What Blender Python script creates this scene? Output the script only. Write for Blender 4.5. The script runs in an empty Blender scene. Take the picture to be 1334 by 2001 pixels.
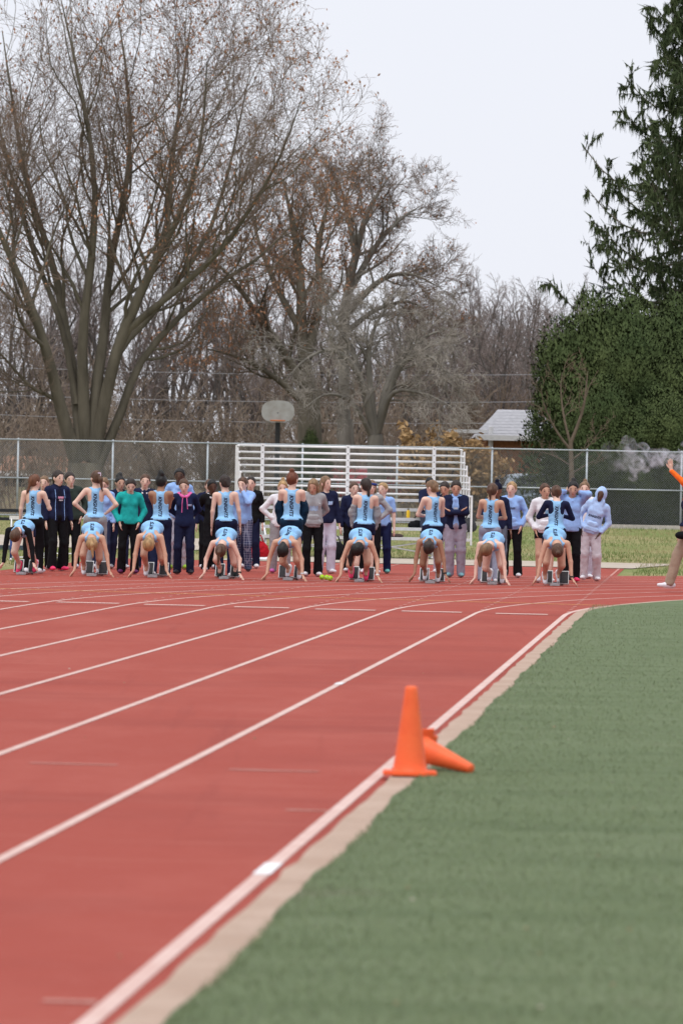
import bpy, bmesh, math, random
import numpy as np
from mathutils import Vector, Matrix
from mathutils.bvhtree import BVHTree

scene = bpy.context.scene
COL = scene.collection
R = math.radians
rng = np.random.default_rng(7)
random.seed(7)

# ------------------------------------------------------------ camera
F = 9000.0; YH = 951.2; ROLL = 0.0195; CAMH = 1.495      # focal length and horizon in photograph pixels (1334 x 2001)
PITCH = math.atan((1000.5 - YH) / F)
cam_d = bpy.data.cameras.new('camera'); cam = bpy.data.objects.new('camera', cam_d); COL.objects.link(cam)
cam_d.sensor_fit = 'VERTICAL'; cam_d.sensor_height = 36; cam_d.sensor_width = 24
cam_d.lens = 36 * F / 2001; cam_d.clip_start = 0.5; cam_d.clip_end = 3000
r0 = Vector((1, 0, 0)); f0 = Vector((0, math.cos(PITCH), -math.sin(PITCH))); u0 = Vector((0, math.sin(PITCH), math.cos(PITCH)))
cr = r0 * math.cos(ROLL) + u0 * math.sin(ROLL); cu = u0 * math.cos(ROLL) - r0 * math.sin(ROLL)
m = Matrix((cr, cu, -f0)).transposed().to_4x4(); m.translation = (0, 0, CAMH)
cam.matrix_world = m
cam_d.dof.use_dof = True; cam_d.dof.focus_distance = 72.5; cam_d.dof.aperture_fstop = 5.4
scene.camera = cam

# ------------------------------------------------------------ sky and sun (bright overcast)
SUN_EL, SUN_AZ = R(70), R(200)
world = bpy.data.worlds.new('World'); scene.world = world; world.use_nodes = True
wn, wl = world.node_tree.nodes, world.node_tree.links
for n in list(wn): wn.remove(n)
wo = wn.new('ShaderNodeOutputWorld'); sky = wn.new('ShaderNodeTexSky'); sky.sky_type = 'NISHITA'; sky.sun_disc = False
sky.sun_elevation = SUN_EL; sky.sun_rotation = SUN_AZ; sky.air_density = 1.0; sky.dust_density = 4.0
b1 = wn.new('ShaderNodeBackground'); b1.inputs[1].default_value = 0.10; wl.new(sky.outputs[0], b1.inputs[0])
b2 = wn.new('ShaderNodeBackground'); b2.inputs[0].default_value = (0.90, 0.922, 1.0, 1); b2.inputs[1].default_value = 0.82
mx = wn.new('ShaderNodeMixShader'); mx.inputs[0].default_value = 0.93      # a closed cloud layer hides nearly all of the clear sky
wl.new(b1.outputs[0], mx.inputs[1]); wl.new(b2.outputs[0], mx.inputs[2]); wl.new(mx.outputs[0], wo.inputs[0])
sun_d = bpy.data.lights.new('sun', 'SUN'); sun_d.energy = 1.5; sun_d.angle = R(36); sun_d.color = (1.0, 0.97, 0.93)
sun = bpy.data.objects.new('sun', sun_d); COL.objects.link(sun)
sd = Vector((math.sin(SUN_AZ) * math.cos(SUN_EL), math.cos(SUN_AZ) * math.cos(SUN_EL), math.sin(SUN_EL)))
sun.rotation_euler = sd.to_track_quat('Z', 'Y').to_euler(); sun.location = (0, 20, 60)
vs = scene.view_settings; vs.view_transform = 'Standard'; vs.look = 'None'; vs.exposure = 0.30; vs.gamma = 1.0; vs.use_curve_mapping = False
scene.cycles.use_denoising = True
scene.cycles.max_bounces = 6; scene.cycles.diffuse_bounces = 3; scene.cycles.transparent_max_bounces = 8; scene.cycles.volume_bounces = 4

# ------------------------------------------------------------ measuring helpers
def ground_z(y):
    if y < 108: return 0.0
    if y < 145: t = (y - 108) / 37; return 0.36 * t * t * (3 - 2 * t)
    if y < 200: t = (y - 145) / 55; return 0.36 + 0.89 * t * t * (3 - 2 * t)
    return 1.25
def ray(px, py):
    dx, dy = px - 667, py - 1000.5
    c, s = math.cos(ROLL), math.sin(ROLL)
    x, y = dx * c + dy * s, -dx * s + dy * c
    return (x, F * math.cos(PITCH) - y * math.sin(PITCH), -y * math.cos(PITCH) - F * math.sin(PITCH))
def G(px, py, z=0.0):            # the ground point seen at a photograph pixel
    d = ray(px, py); t = (z - CAMH) / d[2]
    return Vector((d[0] * t, d[1] * t, z))
def AT(px, py, Y):               # the point at distance Y seen at a photograph pixel
    d = ray(px, py); t = Y / d[1]
    return Vector((d[0] * t, Y, CAMH + d[2] * t))
# track frame: u to the inside of the bend, v along the straight, away from the camera
TH = 0.0789; UI = -1.668; LW = 1.07; V0 = 72.2
def TR(u, v, z=0.0):
    u += UI; return (u * math.cos(TH) + v * math.sin(TH), -u * math.sin(TH) + v * math.cos(TH), z)

# ------------------------------------------------------------ mesh helpers
def me_from(name, verts, faces, mats=(), midx=None, smooth=False):
    """faces: list of int arrays (n,3) or (n,4)"""
    me = bpy.data.meshes.new(name)
    verts = np.asarray(verts, dtype=np.float32).reshape(-1, 3)
    fl = [np.asarray(f, dtype=np.int32) for f in faces if len(f)]
    me.vertices.add(len(verts)); me.vertices.foreach_set('co', verts.ravel())
    tot = sum(f.size for f in fl); npoly = sum(len(f) for f in fl)
    me.loops.add(tot); me.polygons.add(npoly)
    me.loops.foreach_set('vertex_index', np.concatenate([f.ravel() for f in fl]))
    cnt = np.concatenate([np.full(len(f), f.shape[1], np.int32) for f in fl])
    st = np.zeros(npoly, np.int32); st[1:] = np.cumsum(cnt)[:-1]
    me.polygons.foreach_set('loop_start', st); me.polygons.foreach_set('loop_total', cnt)
    for mt in mats: me.materials.append(mt)
    if midx is not None: me.polygons.foreach_set('material_index', np.asarray(midx, np.int32))
    me.polygons.foreach_set('use_smooth', np.full(npoly, smooth, dtype=bool))
    me.update(calc_edges=True); me.validate()
    return me
def ob(name, me, parent=None, label=None, cat=None, group=None, kind=None, loc=None):
    o = bpy.data.objects.new(name, me); COL.objects.link(o)
    if parent is not None: o.parent = parent
    if label: o['label'] = label
    if cat: o['category'] = cat
    if group: o['group'] = group
    if kind: o['kind'] = kind
    if loc is not None: o.location = loc
    return o
def copy_tree(o, parent=None):
    c = o.copy(); COL.objects.link(c); c.parent = parent
    for ch in list(o.children): copy_tree(ch, c)
    return c
class MB:
    def __init__(s): s.v = []; s.f4 = []; s.f3 = []; s.n = 0
    def add(s, v, f4=None, f3=None):
        v = np.asarray(v, float).reshape(-1, 3); s.v.append(v)
        if f4 is not None and len(f4): s.f4.append(np.asarray(f4) + s.n)
        if f3 is not None and len(f3): s.f3.append(np.asarray(f3) + s.n)
        s.n += len(v); return s
    def box(s, c, size, M=None):
        h = np.array(size) / 2
        v = np.array([[x, y, z] for x in (-1, 1) for y in (-1, 1) for z in (-1, 1)]) * h
        if M is not None: v = v @ np.array(M).T
        return s.add(v + np.array(c), [[0, 1, 3, 2], [4, 6, 7, 5], [0, 4, 5, 1], [2, 3, 7, 6], [0, 2, 6, 4], [1, 5, 7, 3]])
    def tube(s, pts, rad, n=8, cap=True):
        P = np.asarray(pts, float); r = np.broadcast_to(np.asarray(rad, float), (len(P),))
        T = np.gradient(P, axis=0); T /= np.linalg.norm(T, axis=1)[:, None] + 1e-9
        ref = np.array([0, 0, 1.]) if abs(T[0][2]) < .9 else np.array([1., 0, 0])
        A = np.cross(T, ref); A /= np.linalg.norm(A, axis=1)[:, None] + 1e-9; B = np.cross(T, A)
        an = np.linspace(0, 2 * np.pi, n, endpoint=False)
        V = P[:, None] + r[:, None, None] * (np.cos(an)[None, :, None] * A[:, None] + np.sin(an)[None, :, None] * B[:, None])
        N = len(P); i = np.arange(N - 1)[:, None] * n; j = np.arange(n)[None]; k = (j + 1) % n
        q = np.stack([i + j, i + k, i + n + k, i + n + j], -1).reshape(-1, 4)
        base = s.n; s.add(V.reshape(-1, 3), q)
        if cap:
            s.add([P[0], P[-1]])
            c0, c1 = s.n - 2, s.n - 1; jj = np.arange(n); kk = (jj + 1) % n
            s.f3.append(np.stack([np.full(n, c0), base + kk, base + jj], -1)); o2 = base + (N - 1) * n
            s.f3.append(np.stack([np.full(n, c1), o2 + jj, o2 + kk], -1))
        return s
    def lathe(s, prof, n=24, c=(0, 0, 0), M=None, sq=None):
        an = np.linspace(0, 2 * np.pi, n, endpoint=False); rows = []
        for (r, z) in prof: rows.append(np.stack([r * np.cos(an), r * np.sin(an), np.full(n, z)], -1))
        V = np.concatenate(rows)
        if M is not None: V = V @ np.array(M).T
        N = len(prof); i = np.arange(N - 1)[:, None] * n; j = np.arange(n)[None]; k = (j + 1) % n
        return s.add(V + np.array(c), np.stack([i + j, i + k, i + n + k, i + n + j], -1).reshape(-1, 4))
    def mesh(s, name, mat, smooth=False):
        mats = mat if isinstance(mat, (list, tuple)) else [mat]
        return me_from(name, np.concatenate(s.v), [np.concatenate(x) for x in (s.f4, s.f3) if x], mats, smooth=smooth)
    def build(s, name, mat, parent=None, smooth=False, **k): return ob(name, s.mesh(name, mat, smooth), parent, **k)
def ribbon(pts, w, z):           # a flat painted stripe along a ground polyline
    P = np.asarray(pts, float)[:, :2]; T = np.gradient(P, axis=0); T /= np.linalg.norm(T, axis=1)[:, None]
    N = np.stack([-T[:, 1], T[:, 0]], -1) * (w / 2); n = len(P)
    V = np.zeros((2 * n, 3)); V[:n, :2] = P - N; V[n:, :2] = P + N; V[:, 2] = z
    i = np.arange(n - 1)
    return MB().add(V, np.stack([i, i + 1, n + i + 1, n + i], -1))
def smooth_line(P, n):           # Catmull-Rom
    P = np.asarray(P, float); Q = np.vstack([2 * P[0] - P[1], P, 2 * P[-1] - P[-2]]); out = []
    t = np.linspace(0, len(P) - 1 - 1e-6, n)
    for x in t:
        i = int(x); u = x - i; a, b, c, d = Q[i:i + 4]
        out.append(.5 * (2 * b + (c - a) * u + (2 * a - 5 * b + 4 * c - d) * u * u + (3 * b - a - 3 * c + d) * u ** 3))
    return np.array(out)

# ------------------------------------------------------------ materials
MATS = {}
def mat(name, col, rough=.8, var=0.15, scale=8., bump=0., bscale=60., metal=0., spec=.3, col2=None, scale2=None, emit=None, coord='Object', stretch=None, detail=5.):
    if name in MATS: return MATS[name]
    m = bpy.data.materials.new(name); m.use_nodes = True; nt = m.node_tree; N, L = nt.nodes, nt.links
    b = N['Principled BSDF']; b.inputs['Roughness'].default_value = rough; b.inputs['Metallic'].default_value = metal
    b.inputs['Specular IOR Level'].default_value = spec
    tc = N.new('ShaderNodeTexCoord'); vec = tc.outputs[coord]
    if stretch:
        mp = N.new('ShaderNodeMapping'); mp.inputs['Scale'].default_value = stretch; L.new(vec, mp.inputs[0]); vec = mp.outputs[0]
    nz = N.new('ShaderNodeTexNoise'); nz.inputs['Scale'].default_value = scale; nz.inputs['Detail'].default_value = detail; L.new(vec, nz.inputs['Vector'])
    rp = N.new('ShaderNodeValToRGB'); rp.color_ramp.elements[0].position = .3; rp.color_ramp.elements[1].position = .7
    c2 = col2 if col2 else tuple(min(1, c * (1 + var)) for c in col)
    c1 = col if col2 else tuple(c * (1 - var) for c in col)
    rp.color_ramp.elements[0].color = (*c1, 1); rp.color_ramp.elements[1].color = (*c2, 1)
    L.new(nz.outputs['Fac'], rp.inputs[0]); L.new(rp.outputs[0], b.inputs['Base Color'])
    if bump:
        n2 = N.new('ShaderNodeTexNoise'); n2.inputs['Scale'].default_value = bscale; n2.inputs['Detail'].default_value = 3; L.new(vec, n2.inputs['Vector'])
        bp = N.new('ShaderNodeBump'); bp.inputs['Strength'].default_value = bump; bp.inputs['Distance'].default_value = .02
        L.new(n2.outputs['Fac'], bp.inputs['Height']); L.new(bp.outputs[0], b.inputs['Normal'])
    MATS[name] = m; return m
def mixed(name, layers, rough=.9, bump=.3, bscale=40., coord='Object', spec=.2):
    """layers: (colour, noise scale, lo, hi, stretch) mixed one over another"""
    m = bpy.data.materials.new(name); m.use_nodes = True; nt = m.node_tree; N, L = nt.nodes, nt.links
    b = N['Principled BSDF']; b.inputs['Roughness'].default_value = rough; b.inputs['Specular IOR Level'].default_value = spec
    tc = N.new('ShaderNodeTexCoord'); out = None
    for i, (c, sc, lo, hi, stv) in enumerate(layers):
        if out is None:
            rgb = N.new('ShaderNodeRGB'); rgb.outputs[0].default_value = (*c, 1); out = rgb.outputs[0]; continue
        mp = N.new('ShaderNodeMapping'); mp.inputs['Scale'].default_value = stv; mp.inputs['Location'].default_value = (i * 3.1, i * 1.7, 0); L.new(tc.outputs[coord], mp.inputs[0])
        nz = N.new('ShaderNodeTexNoise'); nz.inputs['Scale'].default_value = sc; nz.inputs['Detail'].default_value = 6; nz.inputs['Roughness'].default_value = .65; L.new(mp.outputs[0], nz.inputs['Vector'])
        mr = N.new('ShaderNodeMapRange'); mr.inputs[1].default_value = lo; mr.inputs[2].default_value = hi; mr.clamp = True; L.new(nz.outputs['Fac'], mr.inputs[0])
        mxn = N.new('ShaderNodeMix'); mxn.data_type = 'RGBA'; L.new(mr.outputs[0], mxn.inputs[0]); L.new(out, mxn.inputs[6]); mxn.inputs[7].default_value = (*c, 1); out = mxn.outputs[2]
    L.new(out, b.inputs['Base Color'])
    n2 = N.new('ShaderNodeTexNoise'); n2.inputs['Scale'].default_value = bscale; n2.inputs['Detail'].default_value = 4; L.new(tc.outputs[coord], n2.inputs['Vector'])
    bp = N.new('ShaderNodeBump'); bp.inputs['Strength'].default_value = bump; bp.inputs['Distance'].default_value = .02; L.new(n2.outputs['Fac'], bp.inputs['Height']); L.new(bp.outputs[0], b.inputs['Normal'])
    return m

# ============================================================ GROUND AND TRACK
one = (1, 1, 1)
M_GRASS = mixed('grass_ground', [((.17, .22, .06), 1, 0, 1, one), ((.33, .28, .13), .22, .38, .58, (1, .35, 1)), ((.42, .35, .20), .55, .54, .72, (1, .2, 1)), ((.12, .18, .045), 2.2, .5, .8, one), ((.09, .13, .04), 30, .5, .7, one)], bump=.5, bscale=25)
M_LITTER = mixed('leaf_litter', [((.16, .125, .07), 1, 0, 1, one), ((.22, .165, .09), .5, .45, .65, one), ((.11, .12, .045), .25, .5, .65, one), ((.20, .13, .07), 6, .55, .7, one)], bump=.6, bscale=12)
M_TRACK = mixed('track_rubber', [((.340, .062, .042), 1, 0, 1, one), ((.385, .087, .063), .8, .45, .7, (1, .4, 1)), ((.275, .049, .035), .35, .5, .7, (.5, 1, 1)), ((.45, .13, .105), 260, .56, .72, one), ((.26, .05, .038), 300, .60, .75, one), ((.39, .10, .08), 14, .55, .8, (.3, 1.6, 1)), ((.42, .125, .092), 2.5, .58, .8, (.12, 1.2, 1)), ((.27, .05, .037), 1.4, .60, .78, (2.2, .07, 1)), ((.47, .17, .13), 9, .66, .74, one)], bump=.25, bscale=350, rough=.85)
M_LINE = mixed('worn_white_paint', [((.62, .42, .37), 1, 0, 1, one), ((.72, .55, .50), 3, .4, .7, one), ((.52, .20, .17), 40, .60, .75, one)], bump=.2, bscale=300, rough=.8)
M_FAINT = mixed('faded_white_paint', [((.52, .24, .20), 1, 0, 1, one), ((.60, .36, .31), 4, .45, .7, one), ((.42, .12, .095), 30, .52, .62, one)], bump=.2, bscale=300, rough=.8)
M_TAPE = mat('white_tape', (.82, .80, .80), .6, .05)
M_YEL = mixed('worn_orange_paint', [((.76, .42, .12), 1, 0, 1, one), ((.62, .26, .12), 8, .58, .7, one)], bump=.1)
M_KERB = mixed('kerb_concrete', [((.42, .295, .225), 1, 0, 1, one), ((.49, .36, .285), 2, .4, .65, one), ((.38, .29, .23), 18, .55, .75, one), ((.60, .50, .43), 60, .6, .7, one)], bump=.3, bscale=80)
M_TURF = mixed('artificial_turf', [((.152, .198, .098), 1, 0, 1, one), ((.180, .225, .120), .7, .4, .65, (.6, 1.4, 1)), ((.118, .160, .076), 1.6, .46, .7, (.35, 1.5, 1)), ((.20, .245, .145), 45, .55, .75, one), ((.09, .125, .07), 70, .52, .7, one), ((.185, .185, .12), .5, .60, .75, one)], bump=.8, bscale=120)
M_CONC = mixed('pad_concrete', [((.44, .37, .30), 1, 0, 1, one), ((.52, .46, .39), .7, .4, .65, one), ((.36, .31, .26), 8, .55, .7, one)], bump=.2)

ys = np.concatenate([np.linspace(-10, 105, 12), np.linspace(108, 205, 40), [260, 400, 900]])
def sheet(ya, yb, dz):
    Y = np.array([y for y in ys if ya < y < yb]); Y = np.concatenate([[ya], Y, [yb]]); X = np.linspace(-420, 420, 5)
    V = np.array([[x, y, ground_z(y) + dz] for y in Y for x in X]); n = len(X); q = []
    for i in range(len(Y) - 1):
        for j in range(n - 1): q.append([i * n + j, i * n + j + 1, (i + 1) * n + j + 1, (i + 1) * n + j])
    return MB().add(V, q)
sheet(-10, 900, -.012).build('ground', M_LITTER, kind='structure')['label'] = 'brown leaf litter ground beneath the bare trees'
sheet(-10, 144.2, -.004).build('grass', M_GRASS, kind='structure')['label'] = 'patchy spring grass between track and fence'

RB = 31.0; VB = 55.3; VEND = 90.0; CV = VB            # bend radius, start of the bend, end of the sprint chute
def arc(k, a0, a1, n):  # lane line k around the bend, as (u, v)
    a = np.linspace(a0, a1, n); r = RB + k * LW
    return [(RB - r * math.cos(x), VB + r * math.sin(x)) for x in a]
track = MB()
vv = np.linspace(3, VEND, 30); V = []; q = []
for v in vv: V += [TR(-9.95, v, .002), TR(.10, v, .002)]
for i in range(len(vv) - 1): q.append([2 * i, 2 * i + 1, 2 * i + 3, 2 * i + 2])
track.add(V, q)
a = np.linspace(0, R(120), 60); V = []; q = []
for x in a:
    for r in (RB - .10, RB + 9.95):
        V.append(TR(RB - r * math.cos(x), VB + r * math.sin(x), .0035))
for i in range(len(a) - 1): q.append([2 * i, 2 * i + 2, 2 * i + 3, 2 * i + 1])
track.add(V, q)
track = track.build('track', M_TRACK, kind='structure'); track['label'] = 'red rubber running track with lane lines and a sprint chute'
for k in range(10):
    w = .062 if k == 0 else .050
    pts = [TR(-k * LW, v) for v in np.linspace(3, VB, 20)] + [TR(*p) for p in arc(k, .01, R(110), 70)]
    ribbon(pts, w, .0050).build('lane_line', M_LINE, track)
    if k == 0:                                          # a second thin red-and-white edge lies inside the inner line only on the bend
        pass
    dm = MB(); v = VB + 1.6                              # the chute's lanes go on straight as dashed lines
    while v < VEND - 9:
        p = ribbon([TR(-k * LW, v), TR(-k * LW, v + .27)], .042, .0065); dm.add(np.concatenate(p.v), np.concatenate(p.f4)); v += .86
    p = ribbon([TR(-k * LW, v), TR(-k * LW, VEND - .2)], .042, .0065); dm.add(np.concatenate(p.v), np.concatenate(p.f4))
    o = dm.build('dashed_lane_line', M_FAINT, track); o['kind'] = 'stuff'
ribbon([G(0, 1151), G(1178, 1184)], .085, .0080).build('orange_line', M_YEL, track)
for (xa, xb, y) in ((-20, 50, 1175.5), (122, 223, 1178.5), (293, 390, 1183), (468, 555, 1187.5), (627, 722, 1192), (796, 890, 1196), (978, 1059, 1200.5)):
    c = G((xa + xb) / 2, y); d = Vector(TR(1, 0)) - Vector(TR(0, 0)); hw = (G(xb, y) - G(xa, y)).length / 2
    ribbon([c - d * hw, c - d * hw * .1, c + d * hw], .30, .0065).build('lane_mark', M_LINE, track)
for (xa, xb, y) in ((60, 228, 1494), (451, 619, 1507), (85, 190, 1959), (560, 640, 1585)):
    c = G((xa + xb) / 2, y); d = Vector(TR(1, 0)) - Vector(TR(0, 0)); hw = (G(xb, y) - G(xa, y)).length / 2
    ribbon([c - d * hw, c + d * hw], .06, .0050).build('lane_mark', M_FAINT, track)
for (k, y, x, ln, wd) in ((0, 1700, 513, .55, .07), (1, 1337, 658, .35, .06)):
    g = G(x, y); v = g.x * math.sin(TH) + g.y * math.cos(TH)
    ribbon([TR(-k * LW, v - ln / 2), TR(-k * LW, v + ln / 2)], wd, .0070).build('tape_mark', M_TAPE, track)

# concrete kerb round the infield, and the artificial turf beyond it
def inner(off, n1=30, n2=60, amax=R(110)):
    out = [(off, v) for v in np.linspace(3, VB, n1)]
    for x in np.linspace(.02, amax, n2): out.append((RB - (RB - off) * math.cos(x), VB + (RB - off) * math.sin(x)))
    return out
def pair(a, b, za, zb, name, mt, **kw):
    V = [TR(*p, za) for p in a] + [TR(*p, zb) for p in b]; n = len(a); i = np.arange(n - 1)
    return MB().add(V, np.stack([i, n + i, n + i + 1, i + 1], -1)).build(name, mt, **kw)
kw_n = np.random.default_rng(3)
kin = inner(.092, 130, 120); kout = inner(.32, 130, 120)
kout_w = [(p[0] + .018 * math.sin(i * .9) + .012 * math.sin(i * 2.3), p[1]) for i, p in enumerate(kout)]
kb = MB(); n = len(kin)
jag = kw_n.normal(0, .006, n)
rows = [[(*TR(p[0] + jag[i], p[1]), ) for i, p in enumerate(kin)], [TR(p[0] + jag[i] + .003, p[1], .022) for i, p in enumerate(kin)], [TR(p[0], p[1], .022) for p in kout_w], [TR(p[0] + .004, p[1], -.02) for p in kout_w]]
i = np.arange(n - 1); q = np.concatenate([np.stack([r * n + i, (r + 1) * n + i, (r + 1) * n + i + 1, r * n + i + 1], -1) for r in range(3)])
kb = kb.add(np.concatenate([np.array(r) for r in rows]), q).build('kerb', M_KERB, kind='structure'); kb['label'] = 'flat tan concrete kerb strip between track and turf'
EDGE = inner(.232, 200, 120)
EDGE = [(p[0] + .016 * math.sin(i * .33) + .009 * math.sin(i * 1.1 + 1) + .004 * math.sin(i * 2.7), p[1]) for i, p in enumerate(EDGE)]
n = len(EDGE); far = [(max(p[0], 0) + 60 if True else 0, p[1]) for p in EDGE]
cols = [[(p[0] + (f[0] - p[0]) * t ** 3, p[1]) for p, f in zip(EDGE, far)] for t in (0, .1, .25, .5, 1)]
V = np.concatenate([[TR(*p, .027 if c == 0 else .03) for p in col] for c, col in enumerate(cols)])
i = np.arange(n - 1); q = np.concatenate([np.stack([r * n + i, (r + 1) * n + i, (r + 1) * n + i + 1, r * n + i + 1], -1) for r in range(4)])
turf = MB().add(V, q).build('turf', M_TURF, kind='structure'); turf['label'] = 'green artificial turf infield beside the track'
# short blades standing on the near turf
def turf_blades(n, va, vb, ub, ln, wd, seed):
    g = np.random.default_rng(seed); v = va * (vb / va) ** g.random(n); u = .226 + .02 * g.random(n) + (ub * v / vb) * g.random(n) ** 1.15
    P = np.stack([(u + UI) * math.cos(TH) + v * math.sin(TH), -(u + UI) * math.sin(TH) + v * math.cos(TH), np.full(n, .026)], -1)
    a = g.random(n) * 6.283; sc = (v / va) ** .42; t = g.normal(0, .5, (n, 2))
    W = np.stack([np.cos(a), np.sin(a), 0 * a], -1) * (wd * sc)[:, None]; h = ln * (.6 + .6 * g.random(n))
    T = P + np.stack([t[:, 0] * h, t[:, 1] * h, h], -1)
    V = np.stack([P - W, P + W, T], 1).reshape(-1, 3); f = np.arange(3 * n).reshape(-1, 3)
    return V, f, g
V, f, g = turf_blades(120000, 11, 60, 9.0, .020, .0019, 5)
mt = mat('turf_blade', (.13, .175, .083), .7, .0, scale=900, col2=(.24, .28, .145), spec=.25)
mt2 = mat('turf_blade_dry', (.20, .20, .14), .8, .2)
ob('turf_blades', me_from('turf_blades', V, [f], [mt, mt2], (g.random(len(f)) < .10).astype(int)), kind='stuff', label='short plastic grass blades of the infield turf')
# grass tufts behind the chute
n = 45000; g = np.random.default_rng(8); y = 80 + 64 * g.random(n); x = (g.random(n) - .5) * (y * .16)
tu, tv = x * math.cos(TH) - y * math.sin(TH) - UI, x * math.sin(TH) + y * math.cos(TH)
rr = np.hypot(tu - RB, tv - VB); ok = ~((tu > -10.1) & (tu < .35) & (tv < 97)) & ~((rr < RB + 10.1) & (tu > 0)) & ~((y > 103) & (y < 120) & (x < -2))
x, y = x[ok], y[ok]; n = len(x); gz = np.array([ground_z(t) for t in y]) - .006
h = .05 + .05 * g.random(n); a = g.random(n) * 6.28; W = np.stack([np.cos(a), np.sin(a), 0 * a], -1) * .006
P = np.stack([x, y, gz], -1); T = P + np.stack([g.normal(0, .03, n), g.normal(0, .03, n), h], -1)
gm = mat('grass_blade', (.13, .19, .05), .8, .3, scale=3); gm2 = mat('grass_blade_dry', (.33, .28, .14), .9, .2, scale=3)
dry = (np.sin(x * .9 + np.sin(y * .5) * 2) + np.sin(y * .33 + 1.3) + g.normal(0, .8, n)) > .3
ob('grass_blades', me_from('grass_blades', np.stack([P - W, P + W, T], 1).reshape(-1, 3), [np.arange(3 * n).reshape(-1, 3)], [gm, gm2], dry.astype(int)), kind='stuff', label='short grass blades behind the sprint chute')
# concrete pad under the bleachers, pale path at the far side
q4 = [[0, 1, 2, 3]]
MB().add([TR(-7.9, VEND + .02, .012), TR(.25, VEND + .02, .012), TR(1.2, 97, .012), TR(-7.9, 97, .012)], q4).build('pad', M_CONC, kind='structure')['label'] = 'pale concrete pad at the end of the chute'
yy = np.linspace(103.5, 119, 8); V = [(x, t, ground_z(t) + .012) for t in yy for x in (-26, -2.1)]
MB().add(V, [[2 * i, 2 * i + 1, 2 * i + 3, 2 * i + 2] for i in range(7)]).build('path', M_CONC, kind='structure')['label'] = 'pale concrete path behind the athletes'

# ============================================================ FENCE
M_GALV = mat('galvanised_steel', (.46, .50, .54), .5, .12, scale=20, metal=.25)
M_WIRE = mat('chain_link_wire', (.34, .36, .37), .55, .1, metal=.3)
FY = 145.0; FZ = ground_z(FY); FH = 2.44
fence = ob('chain_link_fence', None, label='tall galvanised chain link fence with top and middle rails behind the bleachers', cat='fence', loc=(0, FY, FZ))
posts = [7.68 + 2.98 * i for i in range(-7, 4)]
pm = MB().tube([(0, 0, -.1), (0, 0, FH)], .032, 8).lathe([(.04, FH - .02), (.036, FH + .02), (.0, FH + .045)], 8).mesh('post', M_GALV, True)
for x in posts: ob('post', pm, fence, loc=(x, 0, 0))
for z in (FH - .01, FH / 2, .05):
    for xa, xb in zip(posts[:-1], posts[1:]):
        MB().tube([(xa, -.03, z), (xb, -.03, z)], .022, 8).build('rail', M_GALV, fence, smooth=True)
pitch = .0762; w = 2.98
wm = MB()
for sgn in (1, -1):
    for i in np.arange(-FH, w + .01, pitch):
        pts = []
        x0, z0, x1, z1 = i, .04, i + FH - .04, FH
        if x0 < 0: z0 += -x0; x0 = 0
        if x1 > w: z1 -= x1 - w; x1 = w
        if x1 - x0 < .05: continue
        if sgn < 0: x0, x1 = w - x0, w - x1
        wm.tube([(x0, .005 * sgn, z0), (x1, .005 * sgn, z1)], .0027, 3, cap=False)
wm = wm.mesh('wire_mesh', M_WIRE)
for x in posts[:-1]: ob('wire_mesh', wm, fence, loc=(x, -.005, 0))['kind'] = 'stuff'
# low pale kerb at the fence foot on the open grass
MB().box((9.7, FY - .35, FZ + .04), (13, .25, .16)).build('edging', mat('edging_concrete', (.5, .47, .42), .9, .15), label='low pale concrete edging strip at the fence foot', cat='edging')

# ============================================================ BLEACHERS
M_ALU = mat('mill_aluminium', (.62, .62, .63), .42, .08, scale=12, metal=.35, spec=.5)
M_ALU2 = mat('bright_aluminium_rail', (.80, .79, .80), .4, .06, scale=12, metal=.15, spec=.5)
M_BOLT = mat('bolt_steel', (.12, .12, .12), .5, .1)
BYAW = R(4.0); BX0 = (697 - 667) / 93.5; BY = 96.6
bl = ob('bleachers', None, label='small aluminium bleachers with tall railed guard at the back', cat='bleachers', loc=(BX0, BY, .012)); bl.rotation_euler.z = BYAW
BW = 4.76
for r in range(5):
    zs, yd = .43 + .2 * r, .06 + .61 * r
    MB().box((0, yd, zs), (BW, .24, .038)).box((0, yd - .118, zs - .02), (BW, .008, .05)).build('seat_plank', M_ALU, bl)
    if r: MB().box((0, yd - .34, zs - .2), (BW - .01, .23, .035)).build('foot_plank', M_ALU, bl)
for x in (-1.9, -.15, 1.6):
    f = MB().tube([(x, .0, .03), (x, .0, .41)], .025, 6).tube([(x, .0, .40), (x, 2.5, 1.21)], .025, 6).tube([(x, 2.5, .03), (x, 2.5, 1.21)], .025, 6).tube([(x, -.05, .03), (x, 2.75, .03)], .025, 6)
    f.tube([(x, 1.22, .03), (x, 1.22, .81)], .022, 6).tube([(x, .1, .1), (x, 1.22, .75)], .02, 6).tube([(x, 1.3, .1), (x, 2.45, 1.1)], .02, 6)
    f.build('frame', M_ALU, bl, smooth=True)
MB().tube([(-1.9, .02, .1), (-.15, .02, .38)], .018, 6).tube([(-1.9, .03, .38), (-.15, .03, .1)], .018, 6).build('cross_brace', M_ALU, bl, smooth=True)
MB().tube([(-.15, .02, .1), (1.6, .02, .38)], .018, 6).tube([(-.15, .03, .38), (1.6, .03, .1)], .018, 6).build('cross_brace', M_ALU, bl, smooth=True)
GT = 2.335; GYB = 2.72
for k in range(9):
    z = GT - .141 * k
    MB().tube([(-BW / 2, GYB, z), (BW / 2, GYB, z)], .024, 8).build('guard_rail', M_ALU2, bl, smooth=True)
for x in (-1.86, -.02, 1.84):
    p = MB().box((x, GYB - .055, 1.42), (.075, .05, 1.92)).build('guard_post', M_ALU2, bl)
    bm_ = MB()
    for k in range(9): bm_.box((x, GYB - .083, GT - .141 * k), (.02, .012, .02))
    b_ = bm_.build('bolts', M_BOLT, p); b_['kind'] = 'stuff'
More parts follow.
